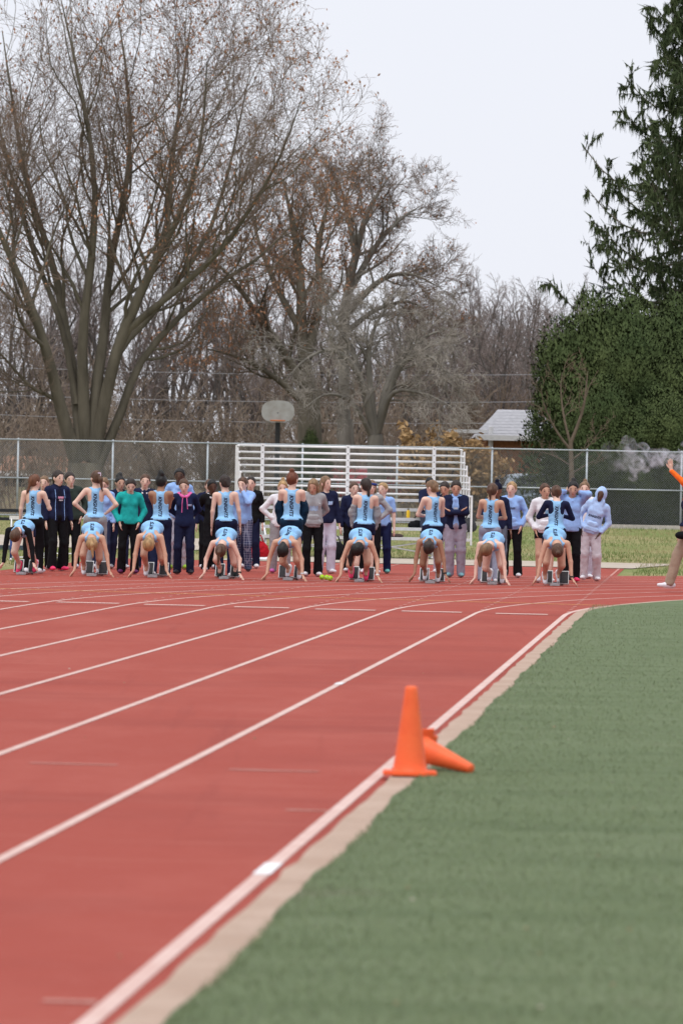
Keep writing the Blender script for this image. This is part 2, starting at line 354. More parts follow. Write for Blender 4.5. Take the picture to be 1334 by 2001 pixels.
for sx in (-1, 1):                                        # stepped side guards
    x = sx * (BW / 2 + .015)
    for k in range(8):
        z = GT - .141 * k
        y0 = GYB - (.62 + .30 * k)
        y0 = max(y0, .1)
        MB().tube([(x, GYB, z), (x, y0, z - .02)], .020, 6).build('side_rail', M_ALU2, bl, smooth=True)
    for (y, zt, zb) in ((GYB - .1, GT, .03), (GYB - .75, GT - .05, .9), (GYB - 1.35, GT - .35, .7), (GYB - 1.95, 1.75, .45), (.15, 1.35, .3)):
        MB().box((x + sx * .03, y, (zt + zb) / 2), (.04, .06, zt - zb)).build('side_post', M_ALU2, bl)

# ============================================================ TREES
def unit(a): return a / (np.linalg.norm(a, axis=-1, keepdims=True) + 1e-9)
def tubes_mesh(groups):
    """groups: list of (P (B,N,3), R (B,N), sides)"""
    V, Fq = [], []; off = 0
    for P, Rr, S in groups:
        B, N, _ = P.shape
        T = unit(np.gradient(P, axis=1)); ref = np.array([.31, .87, .38]); A = unit(np.cross(T, ref)); C = np.cross(T, A)
        an = np.linspace(0, 2 * np.pi, S, endpoint=False)
        X = P[:, :, None] + Rr[:, :, None, None] * (np.cos(an)[None, None, :, None] * A[:, :, None] + np.sin(an)[None, None, :, None] * C[:, :, None])
        b = np.arange(B)[:, None, None] * N * S; i = np.arange(N - 1)[None, :, None] * S; j = np.arange(S)[None, None]; k = (j + 1) % S
        q = np.stack([b + i + j, b + i + k, b + i + S + k, b + i + S + j], -1).reshape(-1, 4)
        V.append(X.reshape(-1, 3)); Fq.append(q + off); off += B * N * S
    return np.concatenate(V), np.concatenate(Fq)
def spawn(P, Rr, m, t0, t1, ang, ln, nseg, wob, trop, g, rs=.55, rend=.35, lshape=.55, rmin=.006):
    B, N, _ = P.shape
    t = t0 + (t1 - t0) * (np.arange(m)[None] + g.random((B, m))) / m
    x = t * (N - 1); i = np.minimum(x.astype(int), N - 2); fr = (x - i)[..., None]; bi = np.arange(B)[:, None]
    O = P[bi, i] * (1 - fr) + P[bi, i + 1] * fr; T = unit(P[bi, i + 1] - P[bi, i])
    r0_ = (Rr[bi, i] * (1 - fr[..., 0]) + Rr[bi, i + 1] * fr[..., 0]) * rs
    rv = g.normal(size=(B, m, 3)); pr = unit(rv - T * (rv * T).sum(-1, keepdims=True))
    a = ang * (.7 + .6 * g.random((B, m, 1)))
    D = unit(T * np.cos(a) + pr * np.sin(a))
    plen = np.linalg.norm(np.diff(P, axis=1), axis=-1).sum(1)[:, None]
    L = ln(plen) * (1 - lshape * t) * (.65 + .6 * g.random((B, m)))
    O, D, L, r0_ = O.reshape(-1, 3), D.reshape(-1, 3), L.reshape(-1), np.maximum(r0_.reshape(-1), rmin)
    pts = [O]; cur = O
    for s in range(nseg):
        cur = cur + D * (L / nseg)[:, None]; pts.append(cur)
        D = unit(D + g.normal(0, wob, D.shape) + np.array([0, 0, trop]))
    Q = np.stack(pts, 1); rr = r0_[:, None] * np.linspace(1, rend, nseg + 1)[None]
    return Q, np.maximum(rr, rmin * .7)
M_BARK = mat('grey_brown_bark', (.085, .074, .055), .95, .0, scale=2.2, col2=(.19, .168, .128), bump=.8, bscale=9, stretch=(1, 1, .25))
M_BARK2 = mat('grey_bark', (.14, .128, .108), .95, .0, scale=3, col2=(.27, .25, .215), bump=.8, bscale=9, stretch=(1, 1, .25))
M_TWIG = mat('twig_bark', (.185, .135, .102), .95, .25, scale=1.5)
M_TWIG2 = mat('pale_twig_bark', (.30, .27, .235), .95, .25, scale=1.5)
M_TWIG3 = mat('hazed_far_twig', (.215, .175, .16), .95, .2, scale=.6)  # far twigs made paler: distance haze put into their colour
M_BUD = mat('russet_buds', (.33, .145, .075), .9, .0, scale=1.2, col2=(.42, .23, .13))
M_BUDT = mat('tan_catkins', (.32, .19, .10), .9, .25, scale=2)
def flakes(C, size, g, tilt=1.0):
    n = len(C); a = unit(g.normal(size=(n, 3)) * np.array([1, 1, tilt])); b = unit(np.cross(a, g.normal(size=(n, 3))))
    s = (size * (.6 + .8 * g.random(n)))[:, None]
    V = np.stack([C - a * s, C + b * s * .45, C + a * s, C - b * s * .45], 1).reshape(-1, 3)
    return V, np.arange(4 * n).reshape(-1, 4)
def limb_paths(specs, Y, n=12):
    out = []
    for (pts, r, dy) in specs:
        P = np.array([[*AT(px, py, Y)] for px, py in pts]); k = np.linspace(0, 1, len(P)) ** 1.3
        P[:, 1] += dy * k; sc = P[:, 1] / Y; P[:, 0] *= sc; P[:, 2] = CAMH + (P[:, 2] - CAMH) * sc
        Q = smooth_line(P, n); out.append((Q, r * np.linspace(1, .05, n) ** .85))
    return np.stack([o[0] for o in out]), np.stack([o[1] for o in out])
def bare_tree(name, label, limbs, trunk, Y, seed, counts, lens, buds=0, t_low=.2, bark=None, twig=None, group=None, trop=(.10, .08, .05, .02), budmat=None, wob=.13, tw=.0068, budsize=.06, ang=(.72, .65, .65, .7)):
    g = np.random.default_rng(seed); bark = bark or M_BARK; twig = twig or M_TWIG
    P0, R0 = limb_paths(limbs, Y); base = limb_paths([trunk], Y, 8)
    gz = ground_z(Y); base[0][0, 0, 2] = gz - .1; base[1][:] = trunk[1] * np.linspace(1.25, .85, 8)[None]
    P1, R1 = spawn(P0, R0, counts[0], t_low, .97, ang[0], lens[0], 9, wob, trop[0], g, .45, .25, .25)
    P2, R2 = spawn(P1, R1, counts[1], .12, 1., ang[1], lens[1], 6, wob * 1.2, trop[1], g, .45, .3, .35, rmin=tw)
    P3, R3 = spawn(P2, R2, counts[2], .1, 1., ang[2], lens[2], 3, wob * 1.4, trop[2], g, .5, .4, .4, rmin=tw)
    tr = [(base[0], base[1], 10), (P0, R0, 8), (P1, R1, 5)]
    cr = [(P2, R2, 4), (P3, R3, 3)]
    tips = P3
    if counts[3]:
        P4, R4 = spawn(P3, R3, counts[3], .05, 1., ang[3], lens[3], 1, wob, trop[3], g, .7, .6, .3, rmin=tw * .85); cr.append((P4, R4, 3)); tips = P4
    c = base[0][0, 0]; org = np.array([c[0], c[1], gz])
    root = ob(name, None, label=label, cat='tree', group=group, loc=org)
    V, q = tubes_mesh(tr); ob('trunk', me_from('trunk', V - org, [q], [bark], smooth=True), root)
    V, q = tubes_mesh(cr); fs = [q]; mats = [twig]; mi = np.zeros(len(q), int)
    if buds:
        allp = np.concatenate([tips[:, 1:].reshape(-1, 3)]); n = int(len(allp) * buds); idx = g.choice(len(allp), n, replace=n > len(allp))
        ph = allp[idx]; w_ = np.sin(ph[:, 0] * .9 + 1) + np.sin(ph[:, 2] * .8) + np.sin(ph[:, 1] * .7) + g.normal(0, .7, n); ph = ph[w_ > -.3]
        Vb, qb = flakes(ph + g.normal(0, .04, ph.shape), budsize, g, 2.2); fs.append(qb + len(V)); V = np.concatenate([V, Vb]); mats += [budmat or M_BUD]; mi = np.concatenate([mi, np.ones(len(qb), int)])
    fa = np.concatenate(fs)
    o = ob('crown', me_from('crown', V - org, [fa], mats, mi), root)
    return root
LNS = (lambda L: L * .42, lambda L: L * .5, lambda L: L * .55, lambda L: np.maximum(L * .6, .25))
LN2 = (lambda L: np.maximum(L * .30, 2.4), lambda L: L * .5, lambda L: L * .58, lambda L: np.maximum(L * .7, .25))
LN = (lambda L: np.maximum(L * .40, 3.), lambda L: L * .55, lambda L: L * .62, lambda L: np.maximum(L * .7, .3))
maple = [([(150, 905), (120, 800), (95, 700), (62, 600), (20, 500), (-30, 380), (-70, 250)], .25, -3),
 ([(160, 900), (148, 760), (128, 640), (105, 520), (60, 380), (30, 230), (5, 60)], .21, 3),
 ([(170, 900), (163, 760), (163, 640), (180, 500), (185, 350), (160, 180), (120, 0)], .235, -1),
 ([(178, 900), (190, 750), (205, 640), (215, 520), (245, 380), (255, 220), (230, 20)], .235, 2),
 ([(183, 905), (208, 770), (240, 650), (290, 540), (350, 420), (390, 300), (405, 120)], .245, -2),
 ([(190, 915), (235, 810), (268, 720), (330, 640), (420, 560), (510, 500), (590, 420)], .18, 2),
 ([(186, 890), (222, 720), (265, 600), (320, 470), (335, 330), (355, 180), (375, 30)], .19, 4),
 ([(215, 745), (246, 650), (330, 580), (430, 490), (500, 390), (550, 300), (590, 190)], .15, -4),
 ([(200, 800), (230, 690), (300, 610), (400, 470), (450, 320), (490, 130)], .165, 3),
 ([(132, 850), (112, 785), (60, 755), (0, 690), (-60, 640)], .10, -2), ([(150, 790), (122, 640), (62, 480), (20, 330), (-30, 130)], .13, 2)]
bare_tree('maple_tree', 'huge many-stemmed bare tree with russet buds rising behind the fence', maple, ([(168, 985), (168, 950), (168, 905)], .66, 0), 152, 11,
          (13, 9, 7, 2), LN, buds=.9, budsize=.065, t_low=.36)
bare_tree('bare_tree', 'tall bare tree with russet buds behind the basketball hoop', [([(604, 790), (590, 660), (588, 560), (578, 480), (566, 410), (552, 350)], .27, 1),
 ([(603, 770), (555, 690), (500, 610), (450, 540), (400, 500)], .2, -2), ([(600, 700), (625, 580), (620, 490), (635, 420), (650, 365)], .2, 2), ([(606, 800), (540, 740), (470, 700), (400, 680)], .15, -2),
 ([(590, 650), (540, 560), (505, 470), (488, 390)], .15, 3)], ([(606, 985), (606, 880), (603, 760)], .45, 0), 166, 12, (12, 9, 8, 2), LN2, buds=.8, budsize=.065)
bare_tree('bare_tree', 'fine-twigged bare tree leaning over the bleachers against open sky', [([(674, 850), (672, 650), (683, 550), (700, 480), (712, 430), (730, 390), (765, 340)], .24, 0),
 ([(682, 570), (735, 480), (780, 430), (825, 400)], .14, 2), ([(680, 610), (740, 550), (800, 535), (865, 565)], .14, -2), ([(695, 500), (680, 420), (676, 390), (690, 345)], .14, 1), ([(675, 650), (735, 605), (800, 590), (850, 620)], .12, 2)], ([(676, 985), (675, 900), (674, 820)], .36, 0), 172, 13, (11, 9, 7, 3), LN2, bark=M_BARK2, wob=.17, buds=.12)
bare_tree('crabapple_tree', 'low spreading tree with pale tangled drooping branches behind the bleachers', [([(732, 860), (705, 740), (655, 685), (600, 700), (555, 745)], .13, -2), ([(736, 850), (780, 720), (835, 695), (885, 745)], .13, -2),
 ([(736, 850), (760, 740), (820, 665), (880, 640)], .13, 2), ([(733, 850), (720, 710), (732, 640), (765, 590)], .14, 1), ([(731, 850), (690, 690), (655, 630), (640, 590)], .13, 2), ([(735, 860), (765, 770), (830, 770), (890, 800)], .1, -3), ([(730, 860), (690, 790), (640, 770), (590, 800)], .1, -3)],
 ([(736, 985), (735, 920), (733, 850)], .3, 0), 153, 14, (11, 7, 5, 3), LNS, bark=M_BARK2, twig=M_TWIG2, trop=(-.02, -.05, -.06, -.03), wob=.22, tw=.009)
bare_tree('young_tree', 'slim young bare tree standing in front of the evergreens', [([(1114, 880), (1085, 840), (1062, 790), (1055, 745)], .05, -.5), ([(1114, 870), (1100, 810), (1095, 760), (1097, 728)], .05, .3), ([(1115, 865), (1138, 800), (1145, 750), (1148, 722)], .06, 0),
 ([(1116, 900), (1150, 870), (1180, 830)], .03, -.4), ([(1115, 910), (1080, 890), (1040, 880)], .03, .4), ([(1117, 925), (1150, 905), (1175, 895)], .025, .4)], ([(1118, 990), (1116, 930), (1114, 865)], .085, 0), 148, 15, (6, 4, 2, 0), LNS, twig=mat('tan_twig', (.17, .12, .085), .95, .2), bark=mat('tan_bark', (.15, .115, .085), .95, .2), tw=.007)

# far bare trees: three forms, copied
def far_tree_proto(seed, h, r):
    g = np.random.default_rng(seed); n = 6
    P = []; Rr = []
    for i in range(n):
        a = g.random() * 6.28; lean = .12 + .16 * g.random(); pts = [(0, 0, .0), (0, 0, h * .1)]
        for t in (.3, .5, .7, .85, 1.):
            pts.append((math.cos(a) * lean * h * t ** 1.3 + g.normal(0, .2), math.sin(a) * lean * h * t ** 1.3 + g.normal(0, .2), h * (.1 + .9 * t) * (.85 + .15 * g.random())))
        P.append(smooth_line(pts, 10)); Rr.append(r * (.55 + .3 * g.random()) * np.linspace(1, .2, 10))
    P = np.stack(P); Rr = np.stack(Rr)
    P1, R1 = spawn(P, Rr, 11, .2, 1, .6, lambda L: L * .36, 7, .12, .12, g, .6, rmin=.02)
    P2, R2 = spawn(P1, R1, 8, .15, 1, .7, lambda L: L * .5, 5, .14, .08, g, .6, rmin=.014)
    P3, R3 = spawn(P2, R2, 6, .1, 1, .7, lambda L: L * .6, 3, .16, .05, g, .7, rmin=.011)
    V, q = tubes_mesh([(P, Rr, 7), (P1, R1, 4)]); t = me_from('trunk', V, [q], [mat('far_bark', (.13, .115, .105), .95, .25, scale=1)], smooth=True)
    V, q = tubes_mesh([(P2, R2, 3), (P3, R3, 3)]); c = me_from('crown', V, [q], [M_TWIG3])
    return t, c
protos = [far_tree_proto(31, 15, .26), far_tree_proto(32, 14, .22), far_tree_proto(33, 16, .3)]
fars = [(935, 548, 235), (985, 535, 250), (1030, 532, 240), (1075, 545, 255), (905, 590, 225), (860, 575, 230), (800, 540, 240), (740, 600, 215), (640, 560, 230), (540, 520, 225), (450, 500, 240), (340, 500, 235), (230, 480, 230), (110, 500, 240), (20, 520, 225), (-60, 540, 235), (1120, 570, 260), (1010, 600, 215), (700, 620, 205), (400, 600, 205), (280, 610, 200), (60, 620, 200), (500, 640, 195), (830, 650, 200), (1000, 560, 270), (950, 570, 268), (880, 540, 272), (600, 600, 262), (160, 560, 262)]
ordn = ['first', 'second', 'third']
for i, (px, py, Y) in enumerate(fars):
    tm, cm = protos[i % 3]; p = AT(px, py + (45 if px > 620 else 15), Y); h = (15, 14, 16)[i % 3]; gz = ground_z(Y); s = (p.z - gz) / h
    root = ob('distant_tree', None, label=('distant bare tree in the wood past the evergreens' if px > 1085 else 'distant bare tree in the wood above the pale hipped roof' if px > 890 else 'distant bare tree in the wood behind the bleachers' if px > 480 else 'distant bare tree in the wood behind the huge budding tree'), cat='tree', group='distant bare trees of the wood', loc=(p.x, Y, gz))
    ob('trunk', tm, root); ob('crown', cm, root); root.scale = (s * 1.1, s * 1.1, s); root.rotation_euler.z = i * 2.4
# undergrowth thicket that closes the wood
g = np.random.default_rng(44); n = 2100
Y = 157 + 96 * g.random(n); X = (g.random(n) - .5) * Y * .19; hh = (1.2 + 4.4 * g.random(n) ** 1.7) * np.clip((Y - 140) / 45, .45, 1.1); hh = np.where(X > Y * .035, hh * .75, hh); hh = np.where((X > Y * .027) & (X < Y * .05) & (Y < 192), hh * .3, hh)
O = np.stack([X, Y, np.array([ground_z(t) for t in Y])], -1); D = unit(np.stack([g.normal(0, .3, n), g.normal(0, .3, n), np.ones(n)], -1)); cur = O; pts = [O]
for s in range(4): cur = cur + D * (hh / 4)[:, None]; pts.append(cur); D = unit(D + g.normal(0, .16, D.shape))
P = np.stack(pts, 1); Rr = np.full((n, 1), .024) * np.linspace(1, .4, 5)[None]
P1, R1 = spawn(P, Rr, 5, .12, 1, .6, lambda L: L * .5, 2, .18, .05, g, .8, rmin=.016); P2, R2 = spawn(P1, R1, 3, .1, 1, .7, lambda L: L * .65, 1, .2, .03, g, .8, rmin=.014)
V, q = tubes_mesh([(P, Rr, 3), (P1, R1, 3), (P2, R2, 3)])
ob('undergrowth', me_from('undergrowth', V, [q], [mat('brush_twig', (.17, .122, .09), .95, .0, scale=.25, col2=(.24, .195, .15))]), kind='stuff', label='tangled brown undergrowth under the distant trees')

# evergreens ------------------------------------------------
M_CEDAR = mat('cedar_foliage', (.036, .060, .020), .85, .0, scale=.6, col2=(.088, .115, .040), spec=.2)
M_SPRUCE = mat('spruce_needles', (.036, .058, .025), .85, .0, scale=.9, col2=(.095, .122, .052), spec=.2)
def cedar_mesh(seed, h, rad, n):
    g = np.random.default_rng(seed)
    lob = [(g.normal(0, rad * .42), g.normal(0, rad * .42), h * (.12 + .62 * g.random()), rad * (.24 + .26 * g.random())) for _ in range(60)] + [(0, 0, h * .82, rad * .42), (0, 0, h * .3, rad * .8), (0, 0, h * .55, rad * .75), (0, 0, h * .12, rad * .7)]
    C = []; Nn = []
    for (x, y, z, r) in lob:
        m_ = int(n * r * r / sum(l[3] ** 2 for l in lob)); d = unit(g.normal(size=(m_, 3))); rr = r * (.72 + .34 * g.random(m_) ** .6)
        C.append(np.array([x, y, z]) + d * rr[:, None] * np.array([1, 1, 1.9])); Nn.append(d)
    C = np.concatenate(C); Nn = np.concatenate(Nn); ok = C[:, 2] > .1; C, Nn = C[ok], Nn[ok]
    V, Fq, NV = [], [], []; off = 0
    for k in range(4):                                      # each clump: a small fan of upright sprays
        D = unit(Nn * .45 + np.array([0, 0, .8]) + g.normal(0, .45, C.shape)); L = .06 + .11 * g.random(len(C)); S = unit(np.cross(D, Nn + g.normal(0, .35, C.shape))) * (L * .29)[:, None]
        S = S * np.where((np.cross(S, D) * Nn).sum(-1) < 0, -1, 1)[:, None]
        B = C + g.normal(0, .12, C.shape); T = B + D * L[:, None]; Md = B + D * (L * .55)[:, None]
        V.append(np.stack([B - S, B + S, T], 1).reshape(-1, 3)); Fq.append(np.arange(3 * len(C)).reshape(-1, 3) + off); off += 3 * len(C)
        NV.append(np.repeat(unit(Nn + np.array([0, 0, .25]) + g.normal(0, .22, C.shape)), 3, 0))
    cr = me_from('crown', np.concatenate(V), [np.concatenate(Fq)], [M_CEDAR], smooth=True)
    cr.normals_split_custom_set_from_vertices(np.concatenate(NV).astype(np.float32))
    tk = MB()
    for j in range(4): tk.tube([(0, 0, -.1), (g.normal(0, .1), g.normal(0, .1), h * .3), (g.normal(0, .4), g.normal(0, .4), h * .85)], [.16, .11, .03], 7)
    return tk.mesh('trunk', M_BARK, True), cr
cedA = cedar_mesh(51, 8.6, 2.3, 40000); cedB = cedar_mesh(52, 7.8, 2.4, 40000)
def evergreen(name, label, protos_, px, ytop, Y, h0, sx, rot, group=None):
    p = AT(px, ytop, Y); gz = ground_z(Y); s = (p.z - gz) / h0
    root = ob(name, None, label=label, cat='tree', group=group, loc=(p.x, Y, gz)); ob('trunk', protos_[0], root); ob('crown', protos_[1], root)
    root.scale = (s * sx, s * sx, s); root.rotation_euler.z = rot; return root
evergreen('cedar_tree', 'broad rounded dark evergreen beside the white-roofed house', cedA, 1160, 565, 158, 8.9, .92, 0)
evergreen('cedar_tree', 'rounded dark evergreen standing under the spruce boughs', cedB, 1235, 580, 156, 8.1, 1.08, 2.0)
evergreen('cedar_tree', 'dark evergreen filling the edge of the hedge past the spruce', cedA, 1335, 570, 160, 8.9, 1.05, 4.1)
evergreen('cedar_tree', 'lower evergreen tucked between the rounded ones', cedB, 1180, 720, 153, 8.8, 1.1, 5.0)
evergreen('cedar_tree', 'low bushy evergreen at the foot of the spruce', cedA, 1285, 730, 152, 9.6, 1.35, 1.2)
evergreen('cedar_tree', 'small conical green evergreen behind the bleacher rails', cedB, 608, 825, 160, 8.8, .62, .7)
evergreen('cedar_tree', 'low wide evergreen sprawling beside the brick house', cedB, 1135, 810, 163, 8.8, .8, 3.3)
def spruce():
    g = np.random.default_rng(61); Y = 170; gz = ground_z(Y); x0 = AT(1420, 900, Y).x; H = 23.6
    root = ob('spruce_tree', None, label='tall spruce with drooping boughs towering over the evergreens', cat='tree', loc=(x0, Y, gz))
    MB().tube([(0, 0, -.1), (0, 0, H * .5), (0, 0, H)], [.4, .24, .03], 9).build('trunk', M_BARK, root, smooth=True)
    V, Fq = [], []; off = 0; br = []; z = 2.0
    while z < H - .4:
        nb = 8; L0 = min((H - z) * .50 + .35, 5.8 if z > 8 else 3.4); a0 = g.random() * 6.28
        for i in range(nb):
            a = a0 + i * 6.283 / nb + g.normal(0, .18); L = L0 * (.62 + .62 * g.random()); d = np.array([math.cos(a), math.sin(a), 0])
            t = np.linspace(0, 1, 9); zz = z + g.normal(0, .2) - L * .30 * np.sin(t * 2.2) + L * .30 * t ** 3
            P = d[None] * (t * L)[:, None]; P[:, 2] = zz; br.append((P, L))
        z += .52 + .040 * (H - z)
    ps = np.stack([b[0] for b in br]); rr = np.array([b[1] for b in br])[:, None] * .012 * np.linspace(1, .25, 9)[None]
    P1, R1 = spawn(ps, rr, 15, .12, 1., .95, lambda L: .28 + L * .20, 4, .16, -.10, g, .5, .4, .55, rmin=.008)
    P2, R2 = spawn(P1, R1, 4, .1, 1., .8, lambda L: L * .5, 1, .15, -.05, g, .6, .5, .3, rmin=.006)
    for src, m_, hp_ in ((P1, 34, .80), (P2, 7, .70), (ps, 130, .55)):
        B_, N_, _ = src.shape; t = g.random((B_, m_)); x = t * (N_ - 1); i = np.minimum(x.astype(int), N_ - 2); f = (x - i)[..., None]; bi = np.arange(B_)[:, None]
        O = (src[bi, i] * (1 - f) + src[bi, i + 1] * f).reshape(-1, 3); T = unit(src[bi, i + 1] - src[bi, i]).reshape(-1, 3); n_ = len(O)
        hang = (g.random(n_) < hp_)[:, None]
        D = unit(np.where(hang, np.array([0, 0, -1.]) + g.normal(0, .20, O.shape), T + np.array([0, 0, .1]) + g.normal(0, .35, O.shape)))
        Ls = (.10 + .42 * g.random(n_) ** 1.7); S = unit(np.cross(D, g.normal(size=O.shape))) * (.024 + .022 * g.random(n_))[:, None]
        V.append(np.stack([O - S, O + S, O + D * Ls[:, None]], 1).reshape(-1, 3)); Fq.append(np.arange(3 * n_).reshape(-1, 3) + off); off += 3 * n_
    Vt, qt = tubes_mesh([(ps, rr, 4), (P1, R1, 3), (P2, R2, 3)]); nF = sum(len(x) for x in Fq)
    V.append(Vt)
    ob('crown', me_from('crown', np.concatenate(V), [np.concatenate(Fq), qt + off], [M_SPRUCE, M_BARK], np.concatenate([np.zeros(nF, int), np.ones(len(qt), int)])), root)
spruce()
# oak shrub that kept its tan leaves
def leafy_shrub(name, label, px, py, Y, w, h, seed, mt):
    g = np.random.default_rng(seed); p = AT(px, py, Y); gz = ground_z(Y)
    root = ob(name, None, label=label, cat='shrub', loc=(p.x, Y, gz)); n = 9
    P = []; 
    for i in range(n):
        a = g.random() * 6.28; P.append(smooth_line([(0, 0, 0), (math.cos(a) * w * .2, math.sin(a) * w * .2, h * .4), (math.cos(a) * w * .5, math.sin(a) * w * .5, h * (.7 + .3 * g.random()))], 6))
    P = np.stack(P); Rr = .05 * np.linspace(1, .3, 6)[None].repeat(n, 0)
    P1, R1 = spawn(P, Rr, 9, .2, 1, .8, lambda L: L * .5, 5, .2, .03, g, .6, rmin=.01); P2, R2 = spawn(P1, R1, 8, .1, 1, .8, lambda L: L * .5, 3, .2, 0, g, .6, rmin=.008)
    V, q = tubes_mesh([(P, Rr, 5), (P1, R1, 4), (P2, R2, 3)]); ob('stems', me_from('stems', V, [q], [M_BARK]), root)
    C = P2[:, 1:].reshape(-1, 3); C = C[g.random(len(C)) < .9]; C = np.concatenate([C + g.normal(0, .08, C.shape) for _ in range(3)])
    V, q = flakes(C, .10, g, 1.0); ob('foliage', me_from('foliage', V, [q], [mt]), root); return root
M_OAK = mat('dry_oak_leaves', (.36, .22, .10), .9, .0, scale=1.2, col2=(.52, .35, .18))
leafy_shrub('oak_shrub', 'shrub still holding dry golden tan leaves behind the bleachers', 868, 835, 151, 2.6, 3.0, 71, M_OAK)
leafy_shrub('oak_shrub', 'second dry-leaved tan shrub in front of the brick house', 930, 850, 152, 1.6, 2.5, 72, M_OAK)

# bare shrubs before the house
for i, (px, py, Y, w_, h_) in enumerate([(955, 790, 184, 3, 4.5), (965, 870, 162, 1.2, 2.0), (420, 850, 158, 2, 2.6), (330, 880, 156, 1.6, 2.0)]):
    g = np.random.default_rng(80 + i); p = AT(px, py, Y); gz = ground_z(Y); n = 16; P = []
    for k in range(n):
        a = g.random() * 6.28; rr = .25 + .3 * g.random(); P.append(smooth_line([(0, 0, 0), (math.cos(a) * rr * w_ * .4, math.sin(a) * rr * w_ * .4, h_ * .45), (math.cos(a) * rr * w_, math.sin(a) * rr * w_, h_ * (.75 + .35 * g.random()))], 6))
    P = np.stack(P); Rr = .03 * np.linspace(1, .35, 6)[None].repeat(n, 0)
    P1, R1 = spawn(P, Rr, 9, .15, 1, .5, lambda L: L * .45, 4, .15, .06, g, .7, rmin=.011); P2, R2 = spawn(P1, R1, 5, .1, 1, .6, lambda L: L * .5, 3, .15, .05, g, .7, rmin=.009)
    V, q = tubes_mesh([(P, Rr, 4), (P1, R1, 3), (P2, R2, 3)])
    lb = ['tall twiggy brown shrub before the white-roofed house', 'thin arching bare shrub at the corner of the brick house', 'bare twiggy shrub behind the fence beside the big tree', 'low bare bush at the foot of the big tree'][i]
    root = ob('bare_shrub', None, label=lb, cat='shrub', loc=(p.x, Y, gz)); ob('stems', me_from('stems', V, [q], [mat('shrub_twig', (.16, .115, .08), .95, .25)]), root)

# ============================================================ HOUSES, CARS, HOOP, WIRES
M_BRICK = mat('orange_brick', (.30, .135, .065), .9, .25, scale=14, bump=.3, bscale=30)
M_ROOFW = mat('pale_shingle', (.36, .36, .385), .8, .0, scale=6, col2=(.48, .48, .51), bump=.2, bscale=20)
M_ROOFD = mat('dark_shingle', (.05, .05, .055), .85, .2, scale=5, bump=.3, bscale=20)
M_WHITE = mat('white_trim', (.75, .75, .75), .6, .06)
M_GLASS = mat('dark_glass', (.03, .035, .04), .12, .1, spec=.6)
def house(label, px, pyridge, pyeave, Y, halfw, depth, wallm, roofm, hip=True, wins=()):
    e = AT(px, pyeave, Y); rz = AT(px, pyridge, Y).z; gz = ground_z(Y) - .3; zt = e.z - gz; zr = rz - gz
    root = ob('house', None, label=label, cat='house', loc=(e.x, Y, gz))
    MB().box((0, depth / 2, zt / 2), (halfw * 2, depth, zt)).build('wall', wallm, root)
    o = .45; a = halfw + o; k = halfw * .55 if hip else 0
    V = [(-a, -o, zt - .1), (a, -o, zt - .1), (a, depth + o, zt - .1), (-a, depth + o, zt - .1), (-a + k, depth / 2, zr), (a - k, depth / 2, zr)]
    rf = MB().add(V, [[0, 1, 5, 4], [2, 3, 4, 5], [0, 3, 2, 1]], [[0, 4, 3], [1, 2, 5]]).build('roof', roofm, root)
    nrow = 9                                            # shingle courses as thin raised steps on the front slope
    for r in range(nrow):
        t0, t1 = r / nrow, (r + 1.02) / nrow
        def L(t, s): return np.array([s * (a - k * t), -o + (depth / 2 + o) * t, zt - .1 + (zr - zt + .1) * t + .03])
        MB().add([L(t0, -1) + (0, -.006, .010), L(t0, 1) + (0, -.006, .010), L(t1, 1), L(t1, -1)], [[0, 1, 2, 3]]).build('shingle_course', roofm, rf)
    MB().box((0, -o - .03, zt - .12), (2 * a, .06, .2)).build('fascia', M_WHITE, rf)
    for (wx, wz, ww, wh) in wins:
        f = MB().box((wx, -.02, wz), (ww + .16, .06, wh + .16)).build('window', M_WHITE, root); MB().box((wx, -.055, wz), (ww, .03, wh)).build('pane', M_GLASS, f)
        MB().box((wx, -.075, wz), (.05, .02, wh)).build('mullion', M_WHITE, f)
    return root
h = house('orange brick house with a pale hipped roof and white downpipe', 1040, 800, 851, 176, 1.75, 7, M_BRICK, M_ROOFW, True, ((.9, 1.6, 1.0, 1.1),))
MB().tube([(-1.6, -.1, .2), (-1.6, -.1, 3.3)], .1, 6).build('downpipe', M_WHITE, h)
MB().box((-2.5, .6, 3.12), (1.5, 1.4, .14)).box((-3.1, .2, 1.55), (.12, .12, 3.05)).build('porch', M_WHITE, h)
house('grey low house half hidden behind the big tree trunk', 60, 868, 905, 205, 4.2, 7, mat('grey_siding', (.13, .12, .13), .8, .15), M_ROOFD, False, ((-2.5, 1.5, .9, 1.2), (2.2, 1.5, .9, 1.2)))
house('tan roofed shed with low eaves beyond the fence', 95, 893, 921, 196, 1.6, 4, M_ROOFD, mat('tan_shingle', (.40, .22, .15), .85, .15), False)
house('grey garage with a dark roof beyond the crabapple', 690, 868, 893, 212, 4.0, 6, mat('pale_siding', (.25, .24, .23), .8, .15), M_ROOFD, False, ((0, 1.4, 1.6, 1.2),))
M_TYRE = mat('tyre_rubber', (.02, .02, .02), .8, .1)
